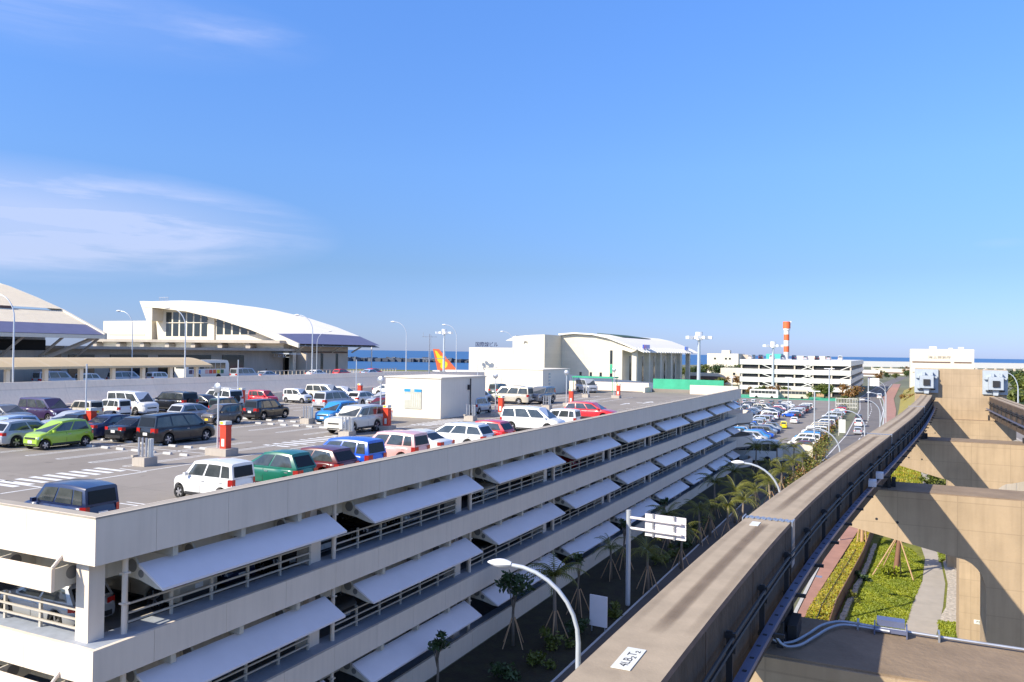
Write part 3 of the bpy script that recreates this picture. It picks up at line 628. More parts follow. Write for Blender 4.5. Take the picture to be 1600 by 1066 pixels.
def proto(ty,col='white',spare=False,plateY=False):
    key=(ty,)
    if key in PROTO: return PROTO[key]
    p,b,g,wm,rim,r,(xf,xr),secs=car_meshes(ty)
    def me(nm,mb,mats,sm=False):
        o=mb.build(nm,mats,None,sm); return o
    root=empty('parked_car')
    bo=fixn(b.build('body',['p_white','black'],root,True))
    for k,nm,mt in (('ws','windshield','glass'),('rw','rear_window','glassd'),('sideL','side_window','glass'),('sideR','side_window','glass'),('hl1','headlight','headl'),('hl-1','headlight','headl'),('tl1','tail_light','redlamp'),('tl-1','tail_light','redlamp'),('grille','grille','dark'),('seamL','door_seam','black'),('seamR','door_seam','black'),('handL','door_handle','rim'),('handR','door_handle','rim'),('sillL','sill_trim','dark'),('sillR','sill_trim','dark'),('rbump','rear_bumper_trim','dark'),('plr','number_plate','plate'),('plf','number_plate','plate')):
        o=g[k].build(nm,mt,root)
    for k in ('mir1','mir-1'): o=g[k].build('mirror','p_white',root); 
    wme=wm.mesh('wheel','tyre',True); rme=rim.mesh('rim',['dark','rim'])
    hw=p['W']/2
    for x in (xf,xr):
        for sg in (1,-1):
            o=bpy.data.objects.new('wheel',wme); COL.objects.link(o); o.parent=root; o.location=(x,sg*(hw-.115),r); o.rotation_euler=(0,0,0 if sg>0 else PI)
            q=bpy.data.objects.new('rim',rme); COL.objects.link(q); q.parent=o
    PROTO[key]=root; root['used']=0; return root
def paint(root,colour,plateY):
    for ch in root.children:
        nm=ch.name.split('.')[0]
        if nm in('body','mirror'): ch.material_slots[0].link='OBJECT'; ch.material_slots[0].material=M['p_'+colour]
        if nm=='number_plate' and plateY: ch.material_slots[0].link='OBJECT'; ch.material_slots[0].material=M['plateY']
def car(ty,colour,x,y,deg,label,z=DZ,group='cars parked on the roof deck',cat='car',name='parked_car',plateY=False,extras=None):
    pr=proto(ty); r=pr if not pr['used'] else copy_tree(pr); 
    if r is pr: pr['used']=1
    else:
        if extras is None:
            for ch in list(r.children):
                if ch.name.split('.')[0] in('roof_rack','spare_wheel'): bpy.data.objects.remove(ch)
    r.name=name; r.location=(x,y,z); r.rotation_euler=(0,0,R(deg)); tag(r,label,cat,group); paint(r,colour,plateY)
    if 'used' in r.keys() and r is not pr: del r['used']
    if extras=='rack':
        g=MB(); 
        for yy in (-.6,.6): g.tube([(-2.0,yy,1.98),(.2,yy,1.98)],.03,6)
        for k in range(6): g.box(-2.0+.42*k,-1.93+.42*k,-.65,.65,1.99,2.03)
        for k in range(3):
            for yy in (-.6,.6): g.box(-1.9+.9*k,-1.86+.9*k,yy-.02,yy+.02,1.85,1.99)
        g.build('roof_rack','white',r)
    if extras in('spare','rack'):
        g=MB(); rows=[[(-2.43-dx,.35*a*math.cos(2*PI*k/20)+.1,.98+.35*a*math.sin(2*PI*k/20)) for k in range(20)] for a,dx in ((1,0),(1,.16),(.8,.2),(.05,.17))]; g.grid(rows,close=True); g.build('spare_wheel','tyre',r,True)
    return r
HX=180; 
# -- row along the parapet
r0_=car('kei','navy',-23.45,16.72,180,'navy minivan with black rear glass, nearest the corner of the roof deck',cat='minivan')
r1_=car('kei','white',-23.5,22.65,180,'white compact wagon with rear to the parapet, between the navy minivan and the green hatchback')
car('city','green',-23.2,25.7,180,'dark green hatchback backed up to the roof parapet')
for q_ in (r0_,r1_): q_.scale=(.90,.93,.93)
car('hatch','maroon',-23.3,28.2,180,'maroon hatchback with shiny rounded rear between the green and the bright blue car')
car('tall','blue',-23.5,30.6,180,'bright blue tall wagon backed against the parapet')
car('tall','pink',-23.4,34.3,180,'pale pink wagon backed against the parapet')
car('sedan','white',-23.9,37.1,180,'white saloon with low dark rear next to the pink wagon')
car('wagon','white',-23.6,41.3,180,'long white estate car backed against the parapet next to the red hatchback')
car('hatch','red',-23.4,44.4,180,'red hatchback between the white estate and the white minivan')
car('mini','white',-23.8,52.9,0,'white minivan with its nose to the roof parapet',cat='minivan')
car('kei','white',-23.1,56.3,180,'small white van half hidden between white minivan and red minivan',cat='minivan')
car('wagon','red',-23.8,65.0,0,'bright red people carrier with its nose to the parapet, farthest in the parapet row',cat='minivan')
# -- first double row
car('hatch','silver',-45.35,29.6,90,'silver hatchback at the left edge beside the lime green car')
car('city','lime',-42.8,29.75,-90,'lime green small hatchback with bright nose')
car('hatch','lblue',-48.4,30.2,-90,'pale blue car at the far left edge behind the silver hatchback')
car('sedan','black',-42.2,35.0,90,'dark saloon behind the lime green hatchback')
car('mini','black',-39.4,35.0,90,'black minivan with wide red tail lights in the middle of the first bays',cat='minivan')
car('sedan','navy',-44.8,35.1,90,'dark blue saloon hidden behind the dark saloon')
car('sedan','silver',-49.3,35.2,-90,'silver blue saloon at the left edge in front of the red cabinet')
car('sedan','black',-47.1,34.6,90,'black saloon behind the silver hatchback roof')
# -- second double row
car('kei','brown',-46.1,45.1,-90,'grey brown boxy kei wagon with bright nose behind the red cabinet',plateY=True)
car('hatch','silver',-48.9,44.9,90,'silver blue hatchback seen from behind, left of the grey brown kei wagon')
car('tall','black',-46.6,50.4,90,'black boxy wagon behind the grey brown kei wagon')
car('suv','pearl',-34.1,45.6,-90,'pearl white off-roader facing the camera in the middle of the deck',cat='off-roader')
car('tall','sky',-40.0,51.2,-90,'light blue hatchback just behind the pearl white off-roader')
car('sedan','white',-37.2,51.4,-90,'white saloon right behind the pearl off-roader')
car('kei','dgreen',-51.6,51.0,90,'dark green kei wagon behind the black boxy wagon')
# -- third double row and beyond
car('mini','silver',-48.9,62.0,90,'silver minivan seen from behind by the pipe rack stand',cat='minivan')
car('hatch','white',-50.2,68.4,90,'white hatchback seen from behind, left of the orange fronted car')
car('sedan','silver',-47.4,68.2,-90,'silver saloon between the white hatchback and the kiosk')
car('hatch','maroon',-42.2,60.5,-90,'dark red car with yellow plate tight against the left wall of the kiosk',plateY=True)
car('hatch','black',-44.6,66.9,-90,'dark car left of the kiosk, behind the one with the yellow plate')
car('sedan','lblue',-41.7,77.6,-90,'silver blue saloon seen just right of the kiosk')
car('kei','silver',-35.3,66.0,90,'silver kei van seen from behind, right of the kiosk next to the red cabinet',plateY=True,cat='minivan')
car('van','champ',-38.6,80.0,180,'beige van side on in front of the far kiosk',cat='van')
car('suv','grey',-36.3,82.8,-90,'grey off-roader right of the beige van',cat='off-roader',name='parked_car')
car('sedan','black',-43.9,92.5,-90,'black car in front of the far kiosk wall')
car('tall','dgreen',-46.6,93,90,'dark wagon left of the black car near the far kiosk')
car('van','silver',-41.0,110,-45,'silver grey van parked by the green canopy',cat='van')
# -- row along the road wall
car('mini','purple',-58.3,39.4,0,'dark purple minivan with yellow plate and a glare on its door, by the road wall',cat='minivan',plateY=True)
car('kei','champ',-57.9,42.3,180,'silver beige kei wagon with yellow plate seen from behind by the road wall',plateY=True)
car('kei','white',-57.6,44.6,180,'white kei wagon in front of the big white van')
car('van','white',-58.6,47.3,0,'tall white van by the road wall with a shaded pale blue front',cat='van')
car('suv','black',-58.2,51.0,180,'black off-roader with spare wheel on its back door',cat='off-roader',extras='spare')
car('sedan','black',-57.2,53.9,0,'black saloon in front of the white off-roader with roof rack')
car('suv','white',-58.4,56.6,180,'white off-roader with a roof rack by the road wall',cat='off-roader',extras='rack')
car('kei','red',-58.4,62.6,0,'red kei wagon by the road wall')
car('kei','white',-57.9,67.2,0,'white boxy kei wagon facing right by the road wall',plateY=True)
car('mini','pearl',-58.4,72.4,0,'cream white minivan facing right by the road wall',cat='minivan')
car('hatch','white',-58.0,75.2,0,'white hatchback half hidden behind the cream white minivan')
car('sedan','grey',-58.0,36.2,0,'grey saloon by the road wall at the left edge')
car('sedan','white',-57.6,84.2,0,'white saloon behind the bays at the foot of the road wall')
car('hatch','navy',-57.8,89.5,0,'dark blue hatchback far along the road wall')
# -- cars inside the garage
ins=[('suv','champ',-24.1,20.3,180,6.62,'beige off-roader behind the railing of the top inner floor by the corner column'),('hatch','silver',-24.9,17.3,180,6.62,'silver hatchback behind the corner railing on the sunny side'),
('wagon','black',-24.2,25.3,0,6.62,'black car in the first bay of the top inner floor'),('hatch','white',-24.2,27.9,0,6.62,'white car just past the second column, top inner floor'),('sedan','black',-24.4,31.5,0,6.62,'black car in the second bay, top inner floor'),
('hatch','silver',-24.0,34.6,0,6.62,'silver car in the second bay, top inner floor'),('tall','white',-24.0,43.1,0,6.62,'white wagon in the third bay, top inner floor'),('mini','grey',-24.2,51.5,0,6.62,'grey minivan in the fourth bay, top inner floor'),
('tall','grey',-24.1,29.3,0,3.32,'grey wagon in the second bay, middle floor'),('hatch','silver',-24.0,38.9,0,3.32,'silver car in the third bay, middle floor'),('sedan','white',-24.2,46.0,0,3.32,'white saloon in the third bay, middle floor'),
('tall','black',-24.2,40.0,0,.1,'dark wagon on the ground floor of the garage'),('hatch','white',-24.2,54.0,0,6.62,'white car in the fourth bay, top inner floor'),('hatch','red',-24.0,57.5,0,6.62,'red car in the fourth bay, top inner floor'),('wagon','silver',-24.2,63.5,0,3.32,'silver estate in the fifth bay, middle floor'),('hatch','navy',-24.2,22.9,0,6.62,'dark blue car beside the beige off-roader, top inner floor'),
('hatch','silver',-24.0,21.6,0,3.32,'silver car in the first bay, middle floor')]
for ty,c,x,y,d,z,l in ins: car(ty,c,x,y,d,l,z=z,group='cars parked inside the garage')
# ================================================================ simple cars for the distance (one mesh each)
FARM={}
def far_mesh(ty):
    if ty in FARM: return FARM[ty]
    p,b,g,wm,rim,r,(xf,xr),secs=car_meshes(ty); s=MB()
    def addm(o,mi):
        k=len(s.v); s.v+=o.v; s.f+=[tuple(k+i for i in f) for f in o.f]; s.mi+=[mi if mi is not None else q for q in o.mi]
    addm(b,None)
    for k in ('ws','rw','sideL','sideR'): addm(g[k],2)
    for k in ('tl1','tl-1'): addm(g[k],3)
    for x in (xf,xr):
        for sg in (1,-1):
            y=sg*(p['W']/2-.1); k=len(s.v); s.face([(x+r*math.cos(2*PI*q/12),y+sg*.09,r+r*math.sin(2*PI*q/12)) for q in range(12)],1); s.face([(x+r*.6*math.cos(2*PI*q/12),y+sg*.1,r+r*.6*math.sin(2*PI*q/12)) for q in range(12)],4)
    me=s.mesh('parked_car',['p_white','black','glass','redlamp','rim'],True)
    import bmesh
    bm=bmesh.new(); bm.from_mesh(me); bmesh.ops.recalc_face_normals(bm,faces=bm.faces); bm.to_mesh(me); bm.free()
    me.set_sharp_from_angle(angle=R(40))
    FARM[ty]=me; return me
def farcar(ty,c,x,y,deg,label,z=0,group='cars in the ground level car park',cat='car',name='parked_car'):
    o=bpy.data.objects.new(name,far_mesh(ty)); COL.objects.link(o); o.location=(x,y,z); o.rotation_euler=(0,0,R(deg))
    o.material_slots[0].link='OBJECT'; o.material_slots[0].material=M['p_'+c]; tag(o,label,cat,group); return o
cn=dict(white='white',silver='silver',grey='grey',black='black',navy='dark blue',red='red',blue='blue',lblue='pale blue',pearl='cream',champ='beige',brown='brown',purple='purple',sky='light blue',yellow='yellow',maroon='maroon',dgreen='dark green')
pal=['white']*7+['silver']*5+['grey']*3+['black']*4+['navy']*3+['lblue','pearl','champ','red','blue','maroon','sky','silver','white']
tn=dict(hatch='hatchback',kei='kei wagon',tall='tall wagon',mini='minivan',wagon='estate car',sedan='saloon',van='van',city='small car')
rw=random.Random(11)
# left block: columns of cars parked along X in pairs of rows running away in Y
blocks=[]
ords=['nearest','second','third','fourth','fifth','sixth','seventh','eighth','ninth','tenth','eleventh','twelfth','thirteenth','fourteenth','fifteenth','sixteenth','seventeenth','eighteenth']
usedl={}
def lot_row(x0,xs_,y0,dy,n,deg,desc,skip=()):
    for k in range(n):
        if k in skip or rw.random()<.10: continue
        ty=rw.choice(['hatch','kei','tall','mini','wagon','sedan','van','hatch','city']); c=rw.choice(pal)
        x=x0+xs_*k+rw.uniform(-.15,.15); y=y0+dy*k+rw.uniform(-.2,.2)
        farcar(ty,c,x,y,deg+rw.uniform(-1.5,1.5),'%s %s, %s in the %s of the ground level car park'%(cn[c],tn[ty],ords[k],desc))
rowsx=[(-14.7,'hedge side row',180,142,39,2.75),(-23.4,'aisle row',0,137,15,2.65),(-28.4,'inner row',180,139,26,2.65),(-34.6,'second lot row',0,146,36,2.65),(-39.6,'third lot row',180,156,34,2.65),(-46.0,'fourth lot row',0,170,32,2.65),(-51.0,'outermost lot row',180,184,27,2.65),(-24.6,'island row',180,214,15,2.7),(-29.9,'inner island row',0,214,16,2.7)]
tens=['','','twenty','thirty']; ons=['','first','second','third','fourth','fifth','sixth','seventh','eighth','ninth']
ords+=['nineteenth','twentieth']+['twenty-'+o for o in ons[1:]]+['thirtieth']+['thirty-'+o for o in ons[1:]]
def lot_row(x0,y0,dy,n,deg,desc):
    for k in range(n):
        ty=rw.choice(['hatch','kei','tall','mini','wagon','sedan','van','hatch','city']); c=rw.choice(pal)
        if rw.random()<.09: continue
        if x0==-24.6 and 0: continue
        farcar(ty,c,x0+rw.uniform(-.15,.15),y0+dy*k+rw.uniform(-.2,.2),deg+rw.uniform(-1.5,1.5),'%s %s, %s car from the near end of the %s'%(cn[c],tn[ty],ords[k],desc))
for x,dsc,dg,y0,n,dy in rowsx: lot_row(x,y0,dy,n,dg,dsc)
for k in range(9):
    ty=rw.choice(['hatch','kei','tall','mini']); c=rw.choice(pal); farcar(ty,c,-52+2.7*k,262+rw.uniform(-.3,.3),90,'%s %s, %s from the left in the far cross row'%(cn[c],tn[ty],ords[k]))
for k in range(6):
    ty=rw.choice(['hatch','van','tall','mini']); cc=rw.choice(['white','silver','white','navy','pearl','grey']); farcar(ty,cc,-34+2.6*k,134.5+rw.uniform(-.3,.3),90,'%s %s, %s from the left in the nearest cross row'%(cn[cc],tn[ty],ords[k]))
farcar('city','yellow',-22.1,180.5,95,'bright yellow small car in the aisle edge of the ground level car park')
farcar('sedan','white',-21.6,196,90,'white saloon driving in the open aisle of the ground level car park')
farcar('hatch','black',-22.8,214,92,'black hatchback driving in the aisle towards the green court')
# traffic on the road
farcar('mini','white',-8.0,196,92,'white minivan driving on the road behind the monorail beam',group='cars on the road',name='moving_car')
farcar('wagon','black',-8.6,212,92,'black estate car driving on the road ahead of the white minivan',group='cars on the road',name='moving_car')
farcar('hatch','silver',-7.3,176,92,'silver hatchback on the road right behind the beam edge',group='cars on the road',name='moving_car')
farcar('van','white',-6.4,330,92,'white van far up the road under the lamps',group='cars on the road',name='moving_car')
farcar('sedan','navy',-9.5,300,92,'dark blue saloon far up the road',group='cars on the road',name='moving_car')
farcar('sedan','white',13.5,118,88,'white saloon on the side road seen through the pier arch',group='cars on the side road',name='moving_car')
farcar('sedan','navy',10.2,113,88,'dark blue car on the side road seen through the pier arch',group='cars on the side road',name='moving_car')
for k in range(22):
    c=rw.choice(pal); x,y=cw(560+ (k//11)*16,186+(k%11)*6.5); ty=rw.choice(['hatch','sedan','mini','van'])
    farcar(ty,c,x,y,rw.uniform(60,70),'%s %s, %s in the %s distant row by the viaduct'%(cn[c],tn[ty],ords[k%11],'front' if k<11 else 'back'),group='cars in the distant car park')
# cars on the elevated terminal road
er=[('van','silver',-91,62.5,90,'silver van behind the tan canopy, leftmost on the terminal road'),('kei','white',-91,67.2,90,'small white van behind the tan canopy'),('mini','silver',-91,72.3,90,'silver minivan behind the tan canopy'),('kei','white',-91,77.6,90,'white van just left of the tour bus'),('van','silver',-91,93.4,90,'silver van just right of the tour bus'),('sedan','silver',-91,98.4,90,'silver saloon right of the silver van'),('sedan','white',-91,110.5,90,'white saloon at the foot of the tall lamp'),('hatch','red',-91,117.5,90,'red car at the right end of the terminal'),('hatch','red',-91,127.5,90,'farther red car beyond the terminal'),('sedan','lblue',-88,122,90,'pale blue car beyond the terminal end')]
for ty,c,x,y,d,l in er: farcar(ty,c,x,y,d,l,z=10.6,group='cars on the terminal road')
# buses
def bus(x,y,z,deg,label,stripe=None,Lb=10.5,Wb=2.5,Hb=3.2,body='white',name='bus',group=None):
    e=empty(name,(x,y,z),R(deg),label,'bus',group)
    g=MB(); pr=[(-Lb/2,.35),(Lb/2-.1,.35),(Lb/2,.9),(Lb/2-.05,Hb-.6),(Lb/2-.3,Hb-.1),(Lb/2-.7,Hb),(-Lb/2+.3,Hb),(-Lb/2,Hb-.25)]
    g.prism(pr,-Wb/2,Wb/2,'Y'); g.build('body',body,e)
    g=MB()
    for s in (-1,1): 
        for k in range(7): g.box(-Lb/2+.5+k*(Lb-1.2)/7,-Lb/2+.42+(k+1)*(Lb-1.2)/7,s*Wb/2-.012,s*Wb/2+.012,1.75,Hb-.45)
    g.build('side_window','glass',e)
    g=MB(); g.box(Lb/2-.06,Lb/2+.012,-Wb/2+.15,Wb/2-.15,1.2,Hb-.62); g.build('windshield','glass',e)
    g=MB(); g.box(-Lb/2-.012,-Lb/2+.02,-Wb/2+.3,Wb/2-.3,1.8,Hb-.4); g.build('rear_window','glass',e)
    for xx in (-Lb/2+2.4,Lb/2-2.2):
        for s in (-1,1):
            g=MB(); rows=[[(xx+a*math.cos(2*PI*k/16),s*(Wb/2-.2+dy),.48+a*math.sin(2*PI*k/16)) for k in range(16)] for a,dy in ((.48,0),(.48,.22),(.3,.225),(.02,.2))]; g.grid(rows,close=True); g.build('wheel','tyre',e,True)
    if stripe:
        for k,c in enumerate(stripe):
            g=MB(); a=-Lb/2+.6+k*(Lb-1.6)/len(stripe)
            for s in (-1,1): g.box(a,a+(Lb-1.6)/len(stripe)-.12,s*Wb/2-.014,s*Wb/2+.014,1.0,1.6)
            g.build('stripe',c,e)
    return e
bus(-97.3,91.0,10.6,90,'white tour bus with a rainbow stripe parked before the terminal',['p_green','p_yellow','orange','p_red','p_pink','p_white','p_sky','p_blue','p_purple'][::-1],8.6,2.4,3.1)
bus(-19.6,121.5,0,15,'white bus with dark windows in the shaded bay beyond the garage end',None,9)
bus(-23.8,118.5,0,75,'orange and white bus beside the curved ramp drum',['orange','p_white','orange'],8.5)
bus(-44,303,0,0,'dark windowed bus parked by the green court',None,10)
bus(-34,306,0,0,'pale bus parked at the left of the green court',None,10,body='creamd')
# ================================================================ MONORAIL
CY=[(-8,-2.2),(0,-2.22),(6.5,-2.19),(9,-2.16),(14.5,-2.0),(21,-1.55),(27.6,-.98),(35,-.33),(42.5,.32),(51,.93),(60,1.5),(68.2,1.95)]
CC=[(-8,3.0),(13.8,3.05),(31.6,3.45),(51,3.80),(68.2,4.15)]
def interp(tb,y):
    if y<=tb[0][0]: return tb[0][1]
    for a,b in zip(tb,tb[1:]):
        if y<=b[0]: t=(y-a[0])/(b[0]-a[0]); return a[1]+(b[1]-a[1])*t
    return tb[-1][1]
def sm(tb,y): return (interp(tb,y-2.4)+interp(tb,y-1.2)+interp(tb,y)+interp(tb,y+1.2)+interp(tb,min(y+2.4,68.2)))/5
def bx(y,side):
    l=sm(CY,y)
    return l if side<0 else 2*interp(CC,y)-l
BZ=12.8
def sweep(g,side,y0,y1,prof,n=None,mi=None,step=1.2):
    n=n or max(2,int((y1-y0)/step)); rows=[]
    for i in range(n+1):
        y=y0+(y1-y0)*i/n; x=bx(y,side); x2=bx(y+.1,side); d=Vector((x2-x,.1,0)).normalized(); nx=(d.y,-d.x)
        rows.append([(x+nx[0]*o,y+nx[1]*o,z) for o,z in prof])
    g.grid(rows,mi,close=True); g.face(rows[0],mi); g.face(rows[-1][::-1],mi)
def at(side,y,o,z):
    x=bx(y,side); x2=bx(y+.1,side); d=Vector((x2-x,.1,0)).normalized(); return (x+d.y*o,y-d.x*o,z)
joints=[-8,14.25,31.9,51.2,67.9]
for side,lab in ((-1,'stained concrete monorail guideway beam curving away beside the car park road'),(1,'second monorail guideway beam at the right edge of the view')):
    BE=empty('monorail_beam',(bx(0,side),0,BZ),0,lab,'monorail beam','pair of monorail beams')
    inv=Matrix.Translation((-bx(0,side),0,-BZ))
    def bp(mb,name,mats,par=BE,smooth=False):
        o=mb.build(name,mats,None,smooth); o.parent=par
        if par is BE: o.matrix_parent_inverse=inv
        return o
    for a,b in zip(joints,joints[1:]):
        g=MB()
        # faces: top lighter, sides streaked and coloured darker for their shade
        y0,y1=a+.05,b-.05; n=max(3,int((y1-y0)/1.1)); P=[(-.40,BZ-.03),(-.37,BZ),(-.06,BZ),(.06,BZ),(.37,BZ),(.40,BZ-.03),(.40,BZ-.52),(.37,BZ-.58),(.37,BZ-1.0),(.40,BZ-1.06),(.40,BZ-1.42),(-.40,BZ-1.42),(-.40,BZ-1.06),(-.37,BZ-1.0),(-.37,BZ-.58),(-.40,BZ-.52)]
        rows=[[at(side,y0+(y1-y0)*i/n,o,z) for o,z in P] for i in range(n+1)]
        nb=len(P)
        b0=len(g.v)
        for r in rows: g.v+=[tuple(p) for p in r]
        for i in range(n):
            for k in range(nb):
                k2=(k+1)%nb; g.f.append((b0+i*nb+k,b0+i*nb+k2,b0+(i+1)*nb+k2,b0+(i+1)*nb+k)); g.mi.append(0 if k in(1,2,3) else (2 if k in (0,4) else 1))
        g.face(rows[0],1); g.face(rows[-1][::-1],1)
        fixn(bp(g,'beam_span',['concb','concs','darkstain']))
    # central dark running groove and finger joints
    g=MB(); FD=[]
    for a,b in zip(joints,joints[1:]):
        n=max(3,int((b-a)/1.1)); ya,yb=(max(a,7.5) if side<0 else a)+.35,b-.35
        for oc,wd,am in ((0,.10,1.),(-.31,.07,.28),(.31,.07,.28)):
            g.grid([[at(side,ya+(yb-ya)*i/n,oc+u*wd,BZ+.0045) for u in (-1,-.5,0,.5,1)] for i in range(n+1)]); FD+=[q*am*(min(1,i/2.,(n-i)/1.)) for i in range(n+1) for q in (0,.8,1,.8,0)]
    o=bp(g,'worn_stripe','wear'); at_=o.data.attributes.new('fade','FLOAT','POINT'); at_.data.foreach_set('value',FD)

    for y in joints[1:4]:
        g=MB()
        for k in range(16):
            o=-.37+.049*k; p0=at(side,y-.10+(.05 if k%2 else 0),o,BZ+.006); p1=at(side,y+.10+(.05 if k%2 else 0),o+.034,BZ+.010)
            g.box(min(p0[0],p1[0]),max(p0[0],p1[0]),p0[1],p1[1],BZ+.004,BZ+.012)
        bp(g,'finger_joint','steel')
        g=MB(); g.k=0
        for o in (-.405,.405): c=at(side,y,o,BZ-.35); g.cbox(c,(.02,.34,.75),0)
        bp(g,'joint_plate','steel')
    # cable tray with brackets along the inner side
    s=1 if side<0 else -1
    g=MB()
    sweep(g,side,-8,67.8,[(s*.50,BZ-.90),(s*.50,BZ-.84),(s*.62,BZ-.84),(s*.62,BZ-.90)],mi=0,step=1.0)
    for k in range(150):
        y=1+k*.45
        if y<67: c=at(side,y,s*.56,BZ-.837); g.cbox(c,(.05,.05,.006),0,1)
    bp(g,'cable_tray',['tray','dark'])
    for z,o,r in ((BZ-.36,.50,.022),(BZ-.46,.50,.022),(BZ-1.0,.47,.02)):
        g=MB(); g.tube([at(side,-8+k*1.2,s*o,z) for k in range(64)],r,6,0); bp(g,'cable','dark',smooth=True)
    k=0; y=1.0
    while y<66.8:
        g=MB(); c=at(side,y,s*.46,BZ-.60); g.cbox(c,(.07,.035,.62),0); c=at(side,y,s*.47,BZ-.34); g.cbox(c,(.12,.05,.06),0); c=at(side,y,s*.47,BZ-.50); g.cbox(c,(.12,.05,.06),0)
        c=at(side,y+.0,s*.58,BZ-.94); g.cbox(c,(.34,.06,.05),0)
        bp(g,'bracket','dark'); y+=2.05
    # panel seams on the side
    g=MB()
    for k in range(26):
        y=.5+k*2.6
        c=at(side,y,s*.404,BZ-.72); g.cbox(c,(.008,.02,1.36),0)
    bp(g,'side_seam','darkstain')
    if side<0:
        for y,l in ((24.5,.5),(26.2,.5)):
            g=MB(); c=at(side,y,.62,BZ-.70); g.cbox(c,(.20,.45,.16),0); bp(g,'junction_box','awning')
        pl=MB(); 
        # painted number plate on the near span
        c0=at(side,7.12,-.03,BZ+.005)
        pl.cbox((c0[0],c0[1],BZ+.006),(.18,.54,.006),R(1)); plo=bp(pl,'number_plate','boardw')
        t=text('lettering','4LB\u2082T\u2082',.118,'dark',None,(c0[0]+.005,c0[1],BZ+.0095),(0,0,R(91)),.0008,sx=1.18); t.parent=BE; t.matrix_parent_inverse=inv
        c1=at(side,13.75,-.12,BZ+.006); g=MB(); g.cbox(c1,(.14,.34,.006),0); bp(g,'small_plate','boardw')
# ---- piers
def pier(yf,label,xt,xl,xr,rx,depth=2.2,top=11.0,leg=(3.0,4.75),zs=(9.75,8.9)):
    e=empty('monorail_pier',(xl,yf,0),0,label,'monorail pier','monorail piers')
    xa,xb=xl,xr; zt0,zl=zs
    poly=[(xt,top),(xt,zt0)]
    # soffit slopes to the fillet, fillet curve, leg
    fx=xa-.85
    poly.append((fx,zl+.06))
    for k in range(1,7): a=k/6*PI/2; poly.append((fx+.85*math.sin(a),zl+.06-.85*1.25*(1-math.cos(a))))
    poly.append((xa,0))
    poly.append((xb,0)); fx2=xb+.85
    for k in range(6,0,-1): a=k/6*PI/2; poly.append((fx2-.85*math.sin(a),zl+.06-.85*1.25*(1-math.cos(a))))
    poly.append((fx2,zl+.06)); poly.append((rx,zt0)); poly.append((rx,top))
    g=MB(); g.prism([(p[0],p[1]) for p in poly],yf,yf+depth,'Y')
    me=g
    o=fixn(g.build('column_and_arms','conc',None)); o.parent=e; o.matrix_parent_inverse=Matrix.Translation((-xl,-yf,0))
    g=MB(); g.box(xt+.05,rx-.05,yf+.05,yf+depth-.05,top,top+.035); 
    c=g.build('cap','conccap',None); c.parent=e; c.matrix_parent_inverse=Matrix.Translation((-xl,-yf,0))
    for sd in (-1,1):
        x=bx(yf+depth/2,sd)
        g=MB(); g.box(x-.42,x+.42,yf+.55,yf+depth-.55,top+.035,top+.18); g.box(x-.30,x+.30,yf+.7,yf+depth-.7,top+.18,BZ-1.42)
        for q in (-1,1):
            for yy in (yf+.45,yf+depth-.45): g.box(x+q*.36-.05,x+q*.36+.05,yy-.05,yy+.05,top+.035,top+.42)
            g.box(x+q*.5-.07,x+q*.5+.07,yf+.75,yf+depth-.75,top+.035,top+.30)
        c=g.build('bearing','dark',None); c.parent=e; c.matrix_parent_inverse=Matrix.Translation((-xl,-yf,0))
    g=MB()
    for (x,z) in ((xt+1.3,10.0),(xt+1.95,9.95)):
        g.prism([(x+.045*math.cos(2*PI*k/10),z+.045*math.sin(2*PI*k/10)) for k in range(10)],yf-.006,yf+.01,'Y')
    c=g.build('anchor_hole','dark',None); c.parent=e; c.matrix_parent_inverse=Matrix.Translation((-xl,-yf,0))
    return e
p1=pier(12.75,'nearest monorail pier, its stained flat top in the lower right corner',-3.0,2.25,4.0,9.1)
p2=pier(30.5,'second monorail pier crossed by the broad diagonal shadow of the beam',-1.95,2.64,4.35,8.8)
p3=pier(50.0,'third monorail pier with the small white P2 plate on its leg',-.75,3.04,4.62,8.3)
p4=pier(68.0,'end monorail pier carrying the tall concrete wall with two grey buffers',.55,3.35,5.0,7.7)
def pp(g,name,mats,e,sm_=False):
    o=g.build(name,mats,None,sm_); o.parent=e; o.matrix_parent_inverse=Matrix.Translation((-e.location.x,-e.location.y,0)); return o
g=MB(); g.box(1.15,7.15,68.45,69.6,11.036,14.77); pp(g,'end_wall','conc',p4)
g=MB(); g.box(3.75,4.15,49.985,49.999,1.28,1.5); pl=pp(g,'number_plate','boardw',p3)
text('lettering','P2',.17,'dark',p3,(3.95-3.04,-.018,1.39),(R(90),0,0),.002)
# buffers in front of the end wall
for sd,lab in ((-1,'grey steel buffer box at the end of the left monorail beam'),(1,'grey steel buffer box at the end of the right monorail beam')):
    x=bx(68,sd); b=empty('buffer',(x,68.4,12.9),0,lab,'buffer','grey buffers on the end wall')
    g=MB(); g.box(-.80,.80,-.10,.04,-1.0+1.05,1.82); g.build('back_plate','buffer',b)
    g=MB(); g.box(-.46,.46,-.85,-.11,.42,1.35); g.box(-.72,-.48,-.32,-.11,1.15,1.3); g.box(.48,.72,-.32,-.11,1.15,1.3); g.box(-.28,-.10,-.5,-.11,1.36,1.62); g.box(.28,.42,-.5,-.11,1.36,1.62); g.build('housing','buffer',b)
    g=MB(); g.box(-.22,.22,-.95,-.851,.62,1.08); g.build('bumper_pad','dark',b)
    g=MB(); g.prism([(-.15,0),(.15,0),(.2,.42),(-.2,.42)],-.6,-.3,'Y'); g.build('foot','buffer',b)
    g=MB(); g.box(-.6,-.35,-.28,-.11,.28,.36); g.box(.3,.6,-.28,-.11,.28,.36); g.build('bolt_strip','dark',b)
